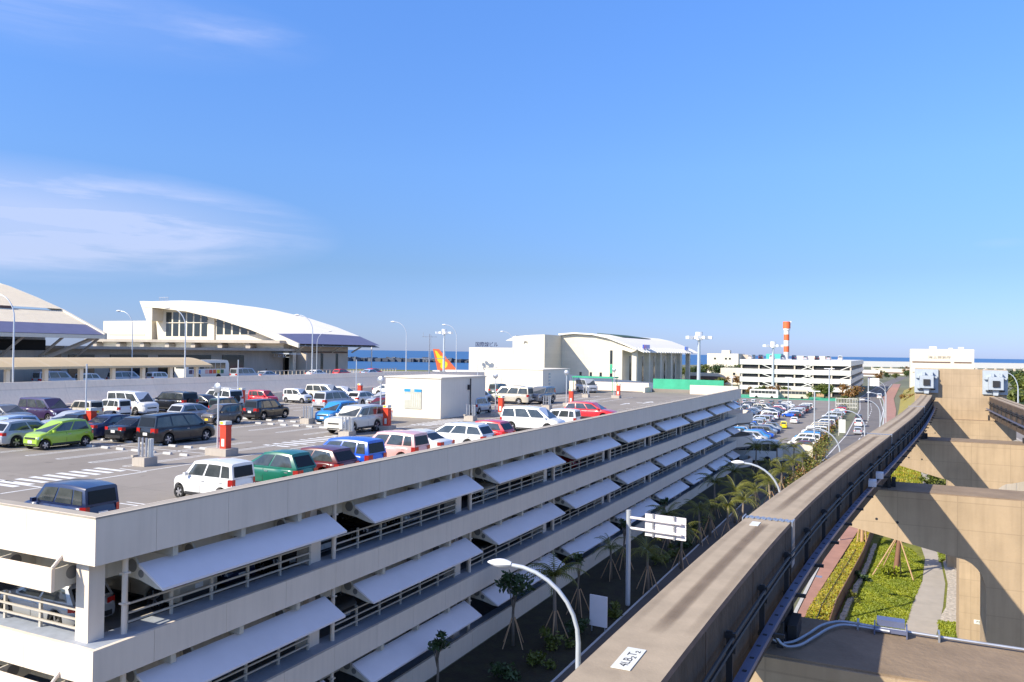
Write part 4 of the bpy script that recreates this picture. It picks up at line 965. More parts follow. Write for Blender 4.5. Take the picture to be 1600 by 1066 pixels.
# conduits and lamp housing on the near pier cap
def smooth(P,k=5):
    P=[Vector(q) for q in P]; o=[]
    for i in range(len(P)-1):
        a,b,c,d=P[max(i-1,0)],P[i],P[i+1],P[min(i+2,len(P)-1)]
        for q in range(k): t=q/k; o.append(.5*((2*b)+(c-a)*t+(2*a-5*b+4*c-d)*t*t+(3*b-a-3*c+d)*t**3))
    return o+[P[-1]]
g=MB(); y0=14.9
g.tube(smooth([(-1.95,13.3,11.5),(-1.75,13.2,11.14),(-1.5,13.3,11.1),(-1.3,13.8,11.1),(-1.12,14.4,11.1),(-.85,14.74,11.1),(-.4,14.74,11.1),(.6,14.70,11.1)])+[(9,14.66,11.1)],.023,8)
g.tube(smooth([(-1.85,13.15,11.5),(-1.62,13.08,11.14),(-1.38,13.2,11.1),(-1.18,13.75,11.1),(-1.0,14.3,11.1),(-.78,14.6,11.1),(-.4,14.62,11.1),(-.1,14.6,11.1)]),.023,8)
for k in range(8): g.box(-.6+k*1.2,-.57+k*1.2,14.6,14.84,11.036,11.17)
pp(g,'conduit','steel',p1,True)
g=MB(); g.box(-.30,.12,14.70,14.92,11.14,11.24); g.box(-.34,.16,14.60,14.67,11.07,11.12)
for xx in (-.34,.14): g.box(xx,xx+.02,14.5,14.85,11.04,11.18)
pp(g,'floodlight','tray',p1)
# palm-size plants etc. are in the planting section
# ================================================================ STREET LAMPS, SIGNS
def lamp_post(x,y,z,h,arm,ang,label,group,rad=.085,name='street_lamp'):
    e=empty(name,(x,y,z),R(ang),label,'street lamp',group)
    pts=[(0,0,0),(0,0,h*.5),(0,0,h-2.15)]
    for k in range(1,9): a=k/8*PI/2; pts.append((-(arm-.5)*(1-math.cos(a)),0,h-2.15+2.0*math.sin(a)))
    g=MB(); g.tube(pts,[rad*1.15,rad,rad*.85]+[rad*.7]*8,10); g.build('pole','polem',e,True)
    g=MB(); rows=[]
    for k in range(7):
        t=k/6; r=.02+.15*math.sin(PI*min(1,t*.85+.12)); rows.append([(-(arm-.55)-t*.72,r*1.1*math.cos(2*PI*q/10),h-.13+r*.75*math.sin(2*PI*q/10)) for q in range(10)])
    g.grid(rows,close=True); g.face(rows[-1]); g.build('lamp_head','lampw',e,True); return e
ll=['nearest street lamp, its white curved arm crossing the awnings','second street lamp whose arm shows beside the palms','third street lamp in front of the hedge','fourth street lamp over the two cars on the road','fifth street lamp along the right of the road','sixth street lamp along the road','seventh street lamp along the road','farthest street lamp along the road']
for (x,y),l in zip([(-8.05,21.2),(-5.9,47.2),(-4.4,73),(-3.4,99),(-2.3,125),(-2.2,151),(-2.3,186),(-3.0,224)],ll): lamp_post(x,y,0,9.6,2.55,8,l,'curved lamps along the road')
tl=['leftmost tall lamp standing before the big tiled roof','tall lamp in front of the flat white block','tall lamp in front of the terminal windows','tall lamp in front of the purple roof edge','tall lamp over the sea beside the antenna mast','tall lamp right of the airliner tail','tall lamp left of the cargo building']
for (x,y,h),l in zip([(-66,41.7,9.4),(-90,72.4,9.8),(-66,59.4,9.2),(-66,79.2,9.4),(-66,100.4,9.4),(-66,115.4,9.5),(-66,137,9.0)],tl): lamp_post(x,y,10.6,h,2.4,12,l,'tall lamps along the terminal road',.07)
lamp_post(-82,99.5,10.6,8.0,2.4,192,'thin double arm lamp in front of the purple roof','tall lamps along the terminal road',.05)
# lamps of the distant car park
for x,y,h,l in [(-12.9,146,9.5,'slim lamp mast behind the hedge of the car park'),(-11.6,160,13.2,'taller slim mast beside the hedge banner'),(-27.1,230,9.6,'slim mast in the middle of the ground car park'),(-44,240,9,'slim mast at the left of the ground car park')]:
    e=empty('lamp_mast',(x,y,0),0,l,'lamp mast','masts in the ground car park'); g=MB(); g.tube([(0,0,0),(0,0,h)],.11,8); g.build('pole','polem',e,True); g=MB(); g.box(-.9,.9,-.12,.12,h,h+.15); g.build('lamp_head','lampw',e)
def floodmast(x,y,h,label,z0=0,s=1.,name='floodlight_mast'):
    e=empty(name,(x,y,z0),0,label,'floodlight mast','tall floodlight masts'); g=MB(); g.tube([(0,0,0),(0,0,h)],[.55*s,.38*s],10); g.build('pole','polem',e,True)
    g=MB(); 
    for k in range(8):
        a=2*PI*k/8; g.tube([(0,0,h),(2.6*s*math.cos(a),2.6*s*math.sin(a),h)],.12*s,5); 
    g.build('arms','polem',e)
    for k in range(8):
        a=2*PI*k/8; g=MB(); g.cbox((2.9*s*math.cos(a),2.9*s*math.sin(a),h+.1*s),(1.3*s,1.1*s,.8*s),a); g.build('lamp_head','lampw',e)
    g=MB(); g.prism([(1.0*s*math.cos(2*PI*k/10),1.0*s*math.sin(2*PI*k/10)) for k in range(10)],h-.6*s,h+1.6*s,'Z'); g.build('hub','lampw',e)
floodmast(-74,330,22.4,'tall white floodlight mast right of the cargo building',0,1.5); floodmast(-44.7,330,19.3,'floodlight mast rising above the distant car park building',0,1.1); 
x,y=cw(330,-28); floodmast(x,y,23,'floodlight mast behind the red and yellow airliner tail',0,1.0)
# overhead road sign seen from behind
e=empty('road_sign',(-15.0,48,0),R(-6),'road sign gantry with white panel seen from behind above the shaded planting','road sign')
g=MB(); g.tube([(0,0,0),(0,0,5.9)],.15,12); g.build('post','polem',e,True)
for z in (5.45,4.80): g=MB(); g.tube([(0,0,z),(3.45,-.1,z)],.085,10); g.build('arm','awning',e,True)
g=MB(); g.box(1.05,3.65,.10,.14,4.45,5.80); 
for z in (4.45,4.75,5.1,5.4,5.77): g.box(1.05,3.65,.06,.099,z,z+.03)
g.build('panel','awning',e)
for x in (1.6,2.95): g=MB(); g.box(x-.05,x+.05,-.02,.059,4.4,5.85); g.build('bracket','steel',e)
e=empty('sign_board',(-15.0,42.6,0),R(-4),'blank pale board on two short posts by the kerb','sign board')
g=MB(); g.box(-.52,.52,-.05,.05,.35,2.05); g.build('board','awning',e); 
for x in (-.4,.4): g=MB(); g.tube([(x,.0,0),(x,.0,.4)],.04); g.build('post','steel',e)
# ================================================================ ELEVATED TERMINAL ROAD
g=MB(); ys=[(5,12.62,10.6),(100,12.55,10.6),(130,11.9,10.3),(161,10.9,9.3),(222,7.5,6),(300,3.6,2)]
def wall_rows(x0): return [[(x0,y,zt-4.2),(x0+2.9,y,zt-4.2),(x0+1.9,y,zt-2.9),(x0+1.15,y,zt-2.1),(x0+.6,y,zt-1.3),(x0+.2,y,zt-.6),(x0,y,zt),(x0-.25,y,zt),(x0-.25,y,zt-1)] for y,zt,_ in ys]
g.grid(wall_rows(-64.2),close=True); fixn(tag(g.build('road_wall','wallm'),'long smooth grey side wall of the elevated terminal road','wall'))
g=MB(); g.grid([[(-64.5,y,z),(-93,y,z),(-93,y,z-1),(-64.5,y,z-1)] for y,_,z in ys],close=True); struct('terminal_road',g,'asphl')
# glass roofed walkway
e=empty('walkway_canopy',(-69,20,10.6),0,'long curved tan translucent canopy on cream posts beside the terminal road','canopy')
def ch(g,name,mats,par,loc,sm_=False):
    o=g.build(name,mats,None,sm_); o.parent=par; o.matrix_parent_inverse=Matrix.Translation((-loc[0],-loc[1],-loc[2])); return o
LC=(-69,20,10.6)
g=MB(); rows=[]
for y in (20,64): rows.append([(-66.9-.0,y,13.55)]+[(-67.0-4.6*k/8,y,13.75+.75*math.sin(PI*(k/8)*.62)) for k in range(9)])
g.grid(rows); ch(g,'roof_sheet','canopy',e,LC)
for k in range(15):
    y=21.2+3.05*k; g=MB(); g.tube([(-67.0-4.6*q/8,y,13.70+.75*math.sin(PI*(q/8)*.62)) for q in range(9)],.06,5); ch(g,'rib','creamd',e,LC)
for k in range(13):
    y=22+3.35*k; g=MB(); g.box(-67.6,-67.25,y-.17,y+.17,10.6,13.7); ch(g,'post','cream',e,LC)
# people and railing
g=MB()
for k in range(40): g.box(-92.6,-92.5,98+k*1.0,98.1+k*1.0,10.6,11.9)
g.box(-92.62,-92.48,98,137.5,11.9,11.98); g.box(-92.6,-92.5,98,137.5,10.9,10.95); tag(g.build('fence','creamd'),'pale railing along the front of the terminal wall','fence')
def person(x,y,z,label,shirt='dark',pants='dark',h=1.72,rz=0.):
    e=empty('person',(x,y,z),rz,label,'person'); s=h/1.72
    def limb(pts,rs,nm,mt): g=MB(); g.tube([(a*s,b*s,c*s) for a,b,c in pts],[q*s for q in rs],8); return g
    b=MB()
    b.tube([(0,0,.86*s),(0,0,1.0*s),(0,0,1.2*s),(0,0,1.38*s),(0,0,1.45*s),(0,0,1.52*s)],[.15*s,.14*s,.17*s,.18*s,.07*s,.055*s],10)
    for q in (-1,1):
        b.tube([(q*.09*s,0,.9*s),(q*.10*s,.02*s,.48*s),(q*.10*s,0,.06*s)],[.09*s,.06*s,.045*s],8); b.cbox((q*.10*s,.06*s,.04*s),(.09*s,.26*s,.08*s))
        b.tube([(q*.18*s,0,1.38*s),(q*.24*s,.0,1.1*s),(q*.22*s,.10*s,.86*s)],[.055*s,.045*s,.035*s],8)
    b.blob((0,0,1.62*s),.105*s,sq=1.15)
    b.build('body',shirt,e,True); g=MB(); g.blob((0,-.015*s,1.66*s),.11*s,sq=.9); g.build('hair','black',e,True); return e
person(-92,99.2,10.6,'person in dark clothes standing by the terminal railing',rz=1.)
# ================================================================ TERMINAL WITH GABLE
YG=117.6; LT=(-120,YG,10.6)
TB=empty('terminal_building',LT,0,'cream terminal with a curved white roof, purple tiled eave and tall dark windows','terminal building')
def tp(g,name,mats,sm_=False,par=None):
    o=g.build(name,mats,None,sm_); o.parent=par or TB
    if par is None: o.matrix_parent_inverse=Matrix.Translation((-LT[0],-LT[1],-LT[2]))
    return o
prof=[(-100,16.45),(-105.4,18.3),(-111.8,20.3),(-120.2,22.4),(-129,24.0),(-137.0,24.75),(-141.0,24.95)]
def crown(y): return 1+.0
YE=142.
def rp(dz,y): 
    k=math.sin(PI*(y-YG)/(YE-YG)*.9)*.9
    return [(x,y,z+dz+k*((-100-x)/41)**.6) for x,z in prof]
g=MB(); ysr=[YG-1.5+ (YE-YG+1.5)*k/8 for k in range(9)]
g.grid([rp(.15,y)[1:] for y in ysr]); tp(g,'roof','roofw',True)
g=MB(); g.grid([rp(.13,y)[:2] for y in ysr]); tp(g,'tiled_eave','tileblue')
g=MB(); g.grid([[(p[0],p[1],p[2]-.35) for p in rp(0,y)] for y in (YG-1.5,YE)]); tp(g,'soffit','creamd')
g=MB(); A=[(x,z+.15) for x,z in prof]; B_=[(x,z-1.15 if x<-101 else z-.6) for x,z in prof]
g.prism(A+B_[::-1],YG-1.55,YG-1.1,'Y'); tp(g,'gable_fascia','cream')
g=MB(); g.prism([(-141.0,25.1),(-142.4,25.1),(-140.2,21),(-138.6,21),(-138.6,23.5)],YG-1.5,YG+8,'Y'); tp(g,'roof_tip','cream')
g=MB(); 
for k in range(6): g.tube([(-139.5+.5*k,YG+1,24.9),(-139.5+.5*k,YG+1,26.0)],.05,5)
g.box(-139.6,-136.9,YG+.95,YG+1.05,25.95,26.05); tp(g,'roof_railing','steel')
g=MB(); g.prism([(x,z-1.2) for x,z in prof if x<-104]+[(-140,17.2),(-104,17.2)],YG+1.2,YG+1.6,'Y'); fixn(tp(g,'gable_wall','cream'))
def win(x0,x1,z0,z1,z1b,y=YG+1.17,mull=True):
    g=MB(); g.prism([(x0,z0),(x1,z0),(x1,z1b),(x0,z1)],y-.02,y+.05,'Y'); tp(g,'window','glassb')
for k in range(6):
    x0=-137.6+k*2.02; win(x0,x0+1.55,17.9,22.9-.02*k*k,22.85-.03*k*k)
g=MB(); g.box(-138,-125.6,YG+1.05,YG+1.13,20.6,20.75); tp(g,'transom','cream')
g=MB(); g.box(-125.3,-123.7,YG+.9,YG+1.19,17.2,21.6); tp(g,'pillar','cream')
for k in range(5):
    x0=-123.3+k*2.15; win(x0,x0+1.65,18.3,21.5-.56*k,21.2-.56*k)
g=MB(); g.box(-156,-141,YG+.5,YG+6,17.0,21.1); tp(g,'side_block','cream')
g=MB(); g.box(-154,-143,YG+.44,YG+.499,18.0,18.3); tp(g,'painted_shadow_line','creamd')  # thin raised strip in darker cream, drawn as a shadow line
g=MB(); g.box(-157,-103,YG-3.2,YG+1.1,16.6,17.15); tp(g,'flat_roof','greyw')
g=MB(); g.box(-154,-104,YG-1.0,YG+1.0,15.0,16.58); tp(g,'upper_band','cream')
for k in range(7):
    x=-154.5+k*7.2; g=MB(); g.prism([(x+.62*math.cos(2*PI*q/14),15.95+.62*math.sin(2*PI*q/14)) for q in range(14)],YG-2.6,YG-1.01,'Y'); tp(g,'round_duct','greyw')
g=MB(); g.box(-156,-99.5,YG-4.6,YG-1.3,14.62,14.7); g.box(-156,-99.5,YG-4.6,YG-4.5,14.05,14.12); g.box(-156,-99.5,YG-4.6,YG-4.5,14.7,14.85)
for k in range(52): 
    x=-156+k*1.08; g.box(x,x+.14,YG-4.58,YG-4.5,14.12,14.62); g.cbox((x+.55,YG-4.54,14.35),(.09,.05,.75),0,None,(R(45),'Y'))
tp(g,'truss_canopy','polem')
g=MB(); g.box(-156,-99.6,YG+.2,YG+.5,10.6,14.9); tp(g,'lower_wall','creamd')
for x0,x1 in ((-152,-146.2),(-143.8,-132.2),(-129.5,-119),(-116.8,-108.6),(-106.6,-105.2),(-104.6,-103.4)):
    g=MB(); g.box(x0,x1,YG+.1,YG+.19,11.0,14.2); tp(g,'window','glassb')
for x in (-153,-145,-131,-118,-107.6,-102): g=MB(); g.box(x-.45,x+.45,YG-1.2,YG-.3,10.6,14.9); tp(g,'column','cream')
# side wall under the purple eave
g=MB(); g.box(-112,-103.2,YG+.51,YG+17.5,0,16.4); tp(g,'side_wall','creamd')  # greyer cream puts this wall's shade into its colour
for y in (YG+2.2,YG+8.8,YG+13.5): g=MB(); g.box(-103.195,-103.15,y,y+.75,11.2,14.8); tp(g,'slot_window','glassb')
g=MB(); g.box(-103.19,-102.9,YG+3,YG+17,14.9,15.15); tp(g,'dark_frieze','brown')
for y in (YG+.9,YG+6,YG+12,YG+18.5): g=MB(); g.tube([(-103,y,15.0),(-100.4,y,16.3)],.16,6); tp(g,'strut','cream')
g=MB(); g.tube([(-99.3,YE-4,10.6),(-99.3,YE-4,16.2)],.14,8); tp(g,'eave_post','white')
g=MB(); g.box(-160,-113,YG+2,YG+24,0,17.0); tp(g,'core','creamd')
# tiled roof building at the far left
L2=(-100,50,10.6); T2=empty('terminal_building',L2,0,'terminal hall with a steep cream tiled roof and purple lower tiles at the left edge','terminal building')
def t2(g,name,mats,sm_=False):
    o=g.build(name,mats,None,sm_); o.parent=T2; o.matrix_parent_inverse=Matrix.Translation((-L2[0],-L2[1],-L2[2])); return o
p2_=[(-90,17.05),(-93.4,18.35),(-98.3,20.15),(-103.5,21.75),(-110,23.55),(-118,25.2)]
yy0,yy1=25,68.3
g=MB(); g.grid([[(x,y,z) for x,z in p2_[1:3]]+[] for y in (yy0,yy1)]); g.grid([[(x,y,z+.25) for x,z in p2_[2:]] for y in (yy0,yy1)]); t2(g,'tiled_roof','tile')
g=MB()
for k in range(140):
    y=yy0+.31*k
    if y<yy1: 
        for (a,b,dz) in ((p2_[1],p2_[2],.02),(p2_[2],p2_[3],.27),(p2_[3],p2_[4],.27)): g.box(0,0,0,0,0,0) if 0 else g.face([(a[0],y,a[1]+dz),(a[0],y+.09,a[1]+dz),(b[0],y+.09,b[1]+dz),(b[0],y,b[1]+dz)])
t2(g,'tile_ribs','cream')
g=MB(); g.grid([[(x,y,z) for x,z in p2_[:2]] for y in (yy0,yy1)]); 
t2(g,'tiled_eave','tileblue')
g=MB(); g.box(-98.4,-98.1,yy0,yy1-6.5,20.12,20.42); t2(g,'roof_step','brown')
g=MB(); A=[(x,z+.18) for x,z in p2_]; B_=[(x,z-.55) for x,z in p2_]; g.prism(A+B_[::-1],yy1,yy1+.4,'Y'); fixn(t2(g,'verge','cream'))
g=MB(); g.box(-90.4,-89.8,yy0,yy1-.01,16.55,17.0); t2(g,'gutter','cream')
g=MB(); g.grid([[(x,y,z-.5) for x,z in p2_[:3]] for y in (yy0,yy1)]); t2(g,'soffit','creamd')
g=MB(); g.box(-100,-94.2,yy0,62.0,0,15.0); t2(g,'side_wall','greyw')
g=MB(); g.box(-100,-95.0,yy0,64,15.0,16.3); t2(g,'eave_shade','black')  # black band painted in for the shading below the eave
g=MB(); g.box(-112,-100,yy0,yy1-1,0,19.5); t2(g,'core','greyw')
for k in range(8):
    y=34+k*4.8; g=MB(); g.tube([(-94.4,y,14.2),(-90.4,y+.2,16.6)],.16,6); t2(g,'strut','creamd')
g=MB(); g.tube([(-94.6,62.5,13.6),(-90.6,67.5,16.7)],.28,6); t2(g,'strut','creamd')
# linking block between the two terminal halls
L3=(-110,80,0); T3=empty('link_building',L3,0,'grey link building with dark glazed bays behind the tan canopy','building')
g=MB(); g.box(-125,-103.5,72,116,0,15.2); o=g.build('wall','greyw',None); o.parent=T3; o.matrix_parent_inverse=Matrix.Translation((110,-80,0))
g=MB(); g.box(-126,-101.5,71,117,15.2,15.6); o=g.build('roof','greyw',None); o.parent=T3; o.matrix_parent_inverse=Matrix.Translation((110,-80,0))
for y0,y1 in ((73,77),(79.5,86),(88,98.5),(101,106)):
    g=MB(); g.box(-103.49,-103.4,y0,y1,11.2,14.4); o=g.build('window','glassb',None); o.parent=T3; o.matrix_parent_inverse=Matrix.Translation((110,-80,0))
# ================================================================ CARGO BUILDING
LG=(-125,300,0); CB=empty('cargo_building',LG,0,'big cream cargo building with a low curved roof and a white louvred eave','building')
def cp(g,name,mats,sm_=False):
    o=g.build(name,mats,None,sm_); o.parent=CB; o.matrix_parent_inverse=Matrix.Translation((-LG[0],-LG[1],0)); return o
g=MB(); g.prism([(-144.8,0),(-130.2,0),(-130.2,22.9),(-136,22.7),(-144.8,22.0)],300,318,'Y'); fixn(cp(g,'front_block','cream'))
g=MB(); g.prism([(-149,20.3),(-144.7,20.3),(-144.7,22.3),(-144,22.4)],302,306,'Y'); cp(g,'roof_tip','roofw')
g=MB(); g.box(-167,-144.9,303,330,0,17.3); cp(g,'low_block','cream')
g=MB(); mp_=[(-131,22.9),(-124,23.4),(-116,23.0),(-109,21.6),(-103,19.4)]
g.prism(mp_+[(-103,0),(-131,0)],318.1,420,'Y'); fixn(cp(g,'main_hall','cream'))
g=MB(); rf=[(-131,23.7),(-124,24.2),(-116,23.8),(-109,22.4),(-103,20.2),(-96.5,17.6)]; lo=[(x,z-.6) for x,z in rf]
g.prism(rf+lo[::-1],316.5,421,'Y'); fixn(cp(g,'roof','roofw'))
g=MB(); g.prism([(-122,24.35),(-110,22.8),(-110,23.0),(-122,24.6)],340,385,'Y'); cp(g,'roof_vent','leafd')
for k in range(24): g=MB(); y=317.5+k*4.3; g.prism([(-97.5,18.2),(-93.6,16.4),(-93.6,16.0),(-97.5,17.5)],y,y+2.1,'Y'); cp(g,'eave_louvre','white')
g=MB(); g.prism([(-103,18.9),(-96.5,16.9),(-98.8,16.0),(-103,17.2)],317,318.0,'Y'); cp(g,'eave_bracket','cream')
for k in range(6): g=MB(); y=319+k*18.5; g.box(-99.2,-97.2,y,y+2.2,0,17.0); cp(g,'column','cream')
for k in range(5): g=MB(); y=325+k*18.5; g.box(-102.995,-102.9,y+3,y+5.2,3,14.5); cp(g,'window','glassb')
for x,z0 in ((-128.5,4.6),(-121.8,4.6),(-117.2,4.6),(-112.8,4.6)): g=MB(); g.box(x,x+1.0,318.04,318.09,z0,z0+2.9); cp(g,'window','glassb')
g=MB(); g.box(-108.3,-107.2,318.04,318.09,3.5,7.2); cp(g,'window','glassb'); g=MB(); g.box(-108.3,-107.2,318.03,318.09,7.3,11); cp(g,'green_strip','green'); g=MB(); g.box(-108.3,-107.2,318.04,318.09,11.1,16.8); cp(g,'window','glassb')
o=text('lettering','JAL',1.3,'dark',None,(-138.6,299.9,19.7),(R(90),0,0),.03); o.parent=CB; o.matrix_parent_inverse=Matrix.Translation((125,-300,0))
# sign on the low block roof and blue signs on the eave: only tiny marks show in the photo
o=text('roof_sign','\u56fd\u969b\u7dda\u30d3\u30eb',2.2,'p_navy',None,(-158.5,303,18.5),(R(90),0,0),.06,sx=1.0,bold=.02); tag(o,'small dark lettering standing on the low cream block','sign')
for y,l in ((325,9.5),(398,6)): g=MB(); g.box(-96.4,-96.0,y,y+l,17.7,19.4); o=cp(g,'sign_panel','p_blue')
# boarding bridges, trucks in front of the low block
for k,(x,c) in enumerate(((-141.5,'white'),(-136,'grey'),(-129.5,'white'),(-123,'grey'))):
    d=230; farcar('van',c,-115+8*k*.9,205+k*2.5,80,['white','grey','second white','second grey'][k]+' van parked on the ramp below the low cream block',z=6.5,group='vans below the cargo block')
# airliner tail
x,y=cw(520,-48); AT=empty('airliner',(x,y,-3.2),R(205.8),'airliner whose red and yellow tail fin shows beyond the road','airliner'); AT.scale=(1.12,1.12,1.12)
g=MB(); tail=[(0,5.0),(12.0,5.0),(.6,17.8),(-3.0,17.9)]
g.prism([(-p[0],p[1]) for p in tail][::-1],-.22,.22,'Y'); fixn(g.build('tail_fin','orange',AT))
g=MB(); 
for s in (-1,1):
    for (cx,cz,r) in ((-3.6,8.6,1.8),(-1.2,12.3,1.4)): g.face([(cx+r*1.15*math.cos(2*PI*k/16)-.25*r*math.sin(2*PI*k/16),s*.235,cz+r*1.2*math.sin(2*PI*k/16)) for k in range(16)])
    g.face([(2.0,s*.233,17.0),(.6,s*.233,16.6),(-3.4,s*.233,11.4),(-3.2,s*.233,9),(-.6,s*.233,10)])
g.build('emblem','p_yellow',AT)
g=MB(); rows=[]
for t,r,zc in ((3,.3,5.2),(-1,1.1,4.6),(-6,1.9,4.1),(-12,2.1,3.9),(-30,2.1,3.9),(-34,1.6,3.7),(-37,.3,3.4)): rows.append([(t,r*math.cos(2*PI*k/14),zc+r*math.sin(2*PI*k/14)) for k in range(14)])
g.grid(rows,close=True); fixn(g.build('fuselage','white',AT,True))
g=MB(); g.prism([(0,4.9),(-9,4.9),(-8,5.6),(-1,5.9)],-.6,.6,'Y'); g.build('fin_root','p_red',AT)
g=MB(); 
for s in (-1,1): g.face([(-1,0,5.4),(-5,0,5.4),(-1.5,s*6.5,5.9),(0,s*6.5,5.9)])
g.build('tailplane','white',AT)
# antenna mast with cross arms
e=empty('antenna_mast',(-60.8,98.5,10.0),0,'grey antenna mast with cross arms standing against the sea','antenna mast')
g=MB(); g.tube([(0,0,0),(0,0,8.0)],[.13,.08],8); g.build('pole','steel',e,True)
for z,l in ((7.6,1.1),(4.5,2.9)): g=MB(); g.cbox((0,0,z),(l*2,.07,.07),R(25)); g.build('cross_arm','steel',e)
g=MB(); g.tube([(.25,0,4.5),(.25,0,7.9)],.03,5); g.tube([(-.8,-.4,7.6),(-.8,-.4,8.2)],.03,5); g.build('rods','steel',e)
# ================================================================ SECOND GARAGE AND DISTANT BUILDINGS
L4=(-37,330,0); G2=empty('parking_building',L4,0,'white four storey parking building across the ground car park','parking building')
def g2(g,name,mats,sm_=False):
    o=g.build(name,mats,None,sm_); o.parent=G2; o.matrix_parent_inverse=Matrix.Translation((-L4[0],-L4[1],0)); return o
Xa,Xb,Ya,Yb=-57.5,-16.3,330,452
for z0,z1 in ((11.9,13.9),(8.3,10.2),(5.0,6.9),(1.9,3.6) ):
    g=MB(); g.box(Xa,Xb,Ya,Yb,z0+ (0),z1); g2(g,'spandrel','white')
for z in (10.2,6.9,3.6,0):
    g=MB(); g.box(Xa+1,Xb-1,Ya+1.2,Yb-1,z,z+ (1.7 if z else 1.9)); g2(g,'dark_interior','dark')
for k in range(7): g=MB(); x=Xa+.6+k*6.75; g.box(x-.25,x+.25,Ya+.3,Ya+.9,0,11.9); g2(g,'column','creamd')
for k in range(12): g=MB(); y=Ya+4+k*10.3; g.box(Xb-.9,Xb-.3,y-.3,y+.3,0,11.9); g2(g,'column','creamd')
for x in (-46.5,-32.5,-31,-18.5): 
    for z0,z1 in ((10.2,11.9),(6.9,8.3),(3.6,5.0)):
        g=MB(); q=1 if x in(-46.5,-31) else -1; g.tube([(x-2.2*q,Ya+.1,z1),(x+1.5*q,Ya+.1,z0)],.18,5); g2(g,'brace','white')
g=MB(); g.box(-28.5,-25.5,Ya-.05,Ya-.01,0,3.5); g2(g,'entrance_panel','wood')
for k in range(9): farcar(rw.choice(['mini','hatch','van']),rw.choice(pal),-55+k*4.3,340,90,'car on the roof of the white parking building, %s from the left'%ords[k],z=13.9,group='cars on the roof of the white parking building')
x,y=cw(440,151); e=empty('radio_tower',(x,y,0),0,'red and white striped tower rising behind the parking building','tower')
g=MB(); 
zs=[0,9,14,17.6,20.8,24,27.3,30.6,34.3]
for i,(a,b) in enumerate(zip(zs,zs[1:])):
    q=MB(); r=2.2 if a<9 else 1.45; q.tube([(0,0,a),(0,0,b)],r if i<7 else 2.0,12,0); q.build('tower_section','orange' if i in(3,5,7) else 'white',e,True)
q=MB(); q.tube([(0,0,29.5),(0,0,31.2)],1.8,12); q.build('gallery','white',e,True)
q=MB(); q.cbox((2.0,0,34.2),(.9,.9,.7),0); q.build('beacon','white',e)
def simple_building(name,x0,x1,y0,y1,h,mt,label,wins=(),roofbox=None,cat='building'):
    e=empty(name,((x0+x1)/2,y0,0),0,label,cat); w=(x1-x0)/2; dp=y1-y0
    g=MB(); g.box(-w,w,0,dp,0,h); g.build('wall',mt,e)
    for (a,b,z0,z1,m_) in wins: g=MB(); g.box(a,b,-.12,.02,z0,z1); g.build('window_band' if b-a>4 else 'window',m_,e)
    if roofbox:
        for (a,b,z) in roofbox: g=MB(); g.box(a,b,2,8,h,h+z); g.build('roof_box',mt,e)
    return e
simple_building('office_building',5,31,420,450,19.6,'cream','cream three storey office with a long sign line on the right',[(-12.2,3.5,13.2,13.8,'brown'),(5,12,13.2,13.8,'brown'),(-4,3.4,8.4,9.1,'greyw'),(-12,-5,8.4,8.9,'greyw')],[(-5,-2,1.2),(3,4.5,.6),(7,9,1)])
o=text('lettering','\u6d77\u4e0a\u4fdd\u5b89\u5e81',1.25,'greyw',None,(17,419.8,15.8),(R(90),0,0),.03,sx=1.5); tag(o,'row of faint grey characters on the cream office wall','sign lettering')
x,y=cw(520,137); simple_building('white_block',x-10,x+10,y,y+24,16.4,'cream','white block on the low wooded bank left of the tower',[(-5.5,-4.3,12.5,13.7,'glassb'),(1.5,2.7,12.5,13.7,'glassb'),(4,5.2,12.5,13.7,'glassb')],[(-1,4,2.2)])
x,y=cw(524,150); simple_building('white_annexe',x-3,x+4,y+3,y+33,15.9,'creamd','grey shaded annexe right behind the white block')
x,y=cw(430,107); simple_building('long_shed',x-14,x+15,y,y+6,5.6,'cream','long low cream roofed shed before the wooded bank',[(-13,14,0,4.0,'brown')])
x,y=cw(425,116); simple_building('pavilion',x-5,x+5,y,y+12,8.6,'cream','small cream pavilion behind the rusty trees',[(1.5,2.7,5,6.2,'glassb')])
x,y=cw(640,209); simple_building('shed',x-5.5,x+6,y,y+20,16.9,'teal','teal roofed shed beside the tower foot')
x,y=cw(620,230); simple_building('low_block',x-12,x+12,y,y+18,15.6,'cream','low white block seen over the parking building roof')
e=empty('viaduct',(0,0,0),0,'long low white viaduct along the shore behind the office','viaduct')
g=MB()
for k in range(14):
    x,y=cw(1020,412+k*52); g.cbox((x,y,6.5),(56,10,7),yaw)
g.build('deck','white',e)
for k in range(40):
    x,y=cw(1012,420+k*12); g=MB(); g.cbox((x,y,1.5),(1.6,3,3.0),yaw); g.build('pier','creamd',e)
x,y=cw(900,470); floodmast(x,y,24,'far floodlight mast over the white viaduct',0,.8)
x,y=cw(800,640); floodmast(x,y,28,'far floodlight mast at the right over the trees',0,.8)
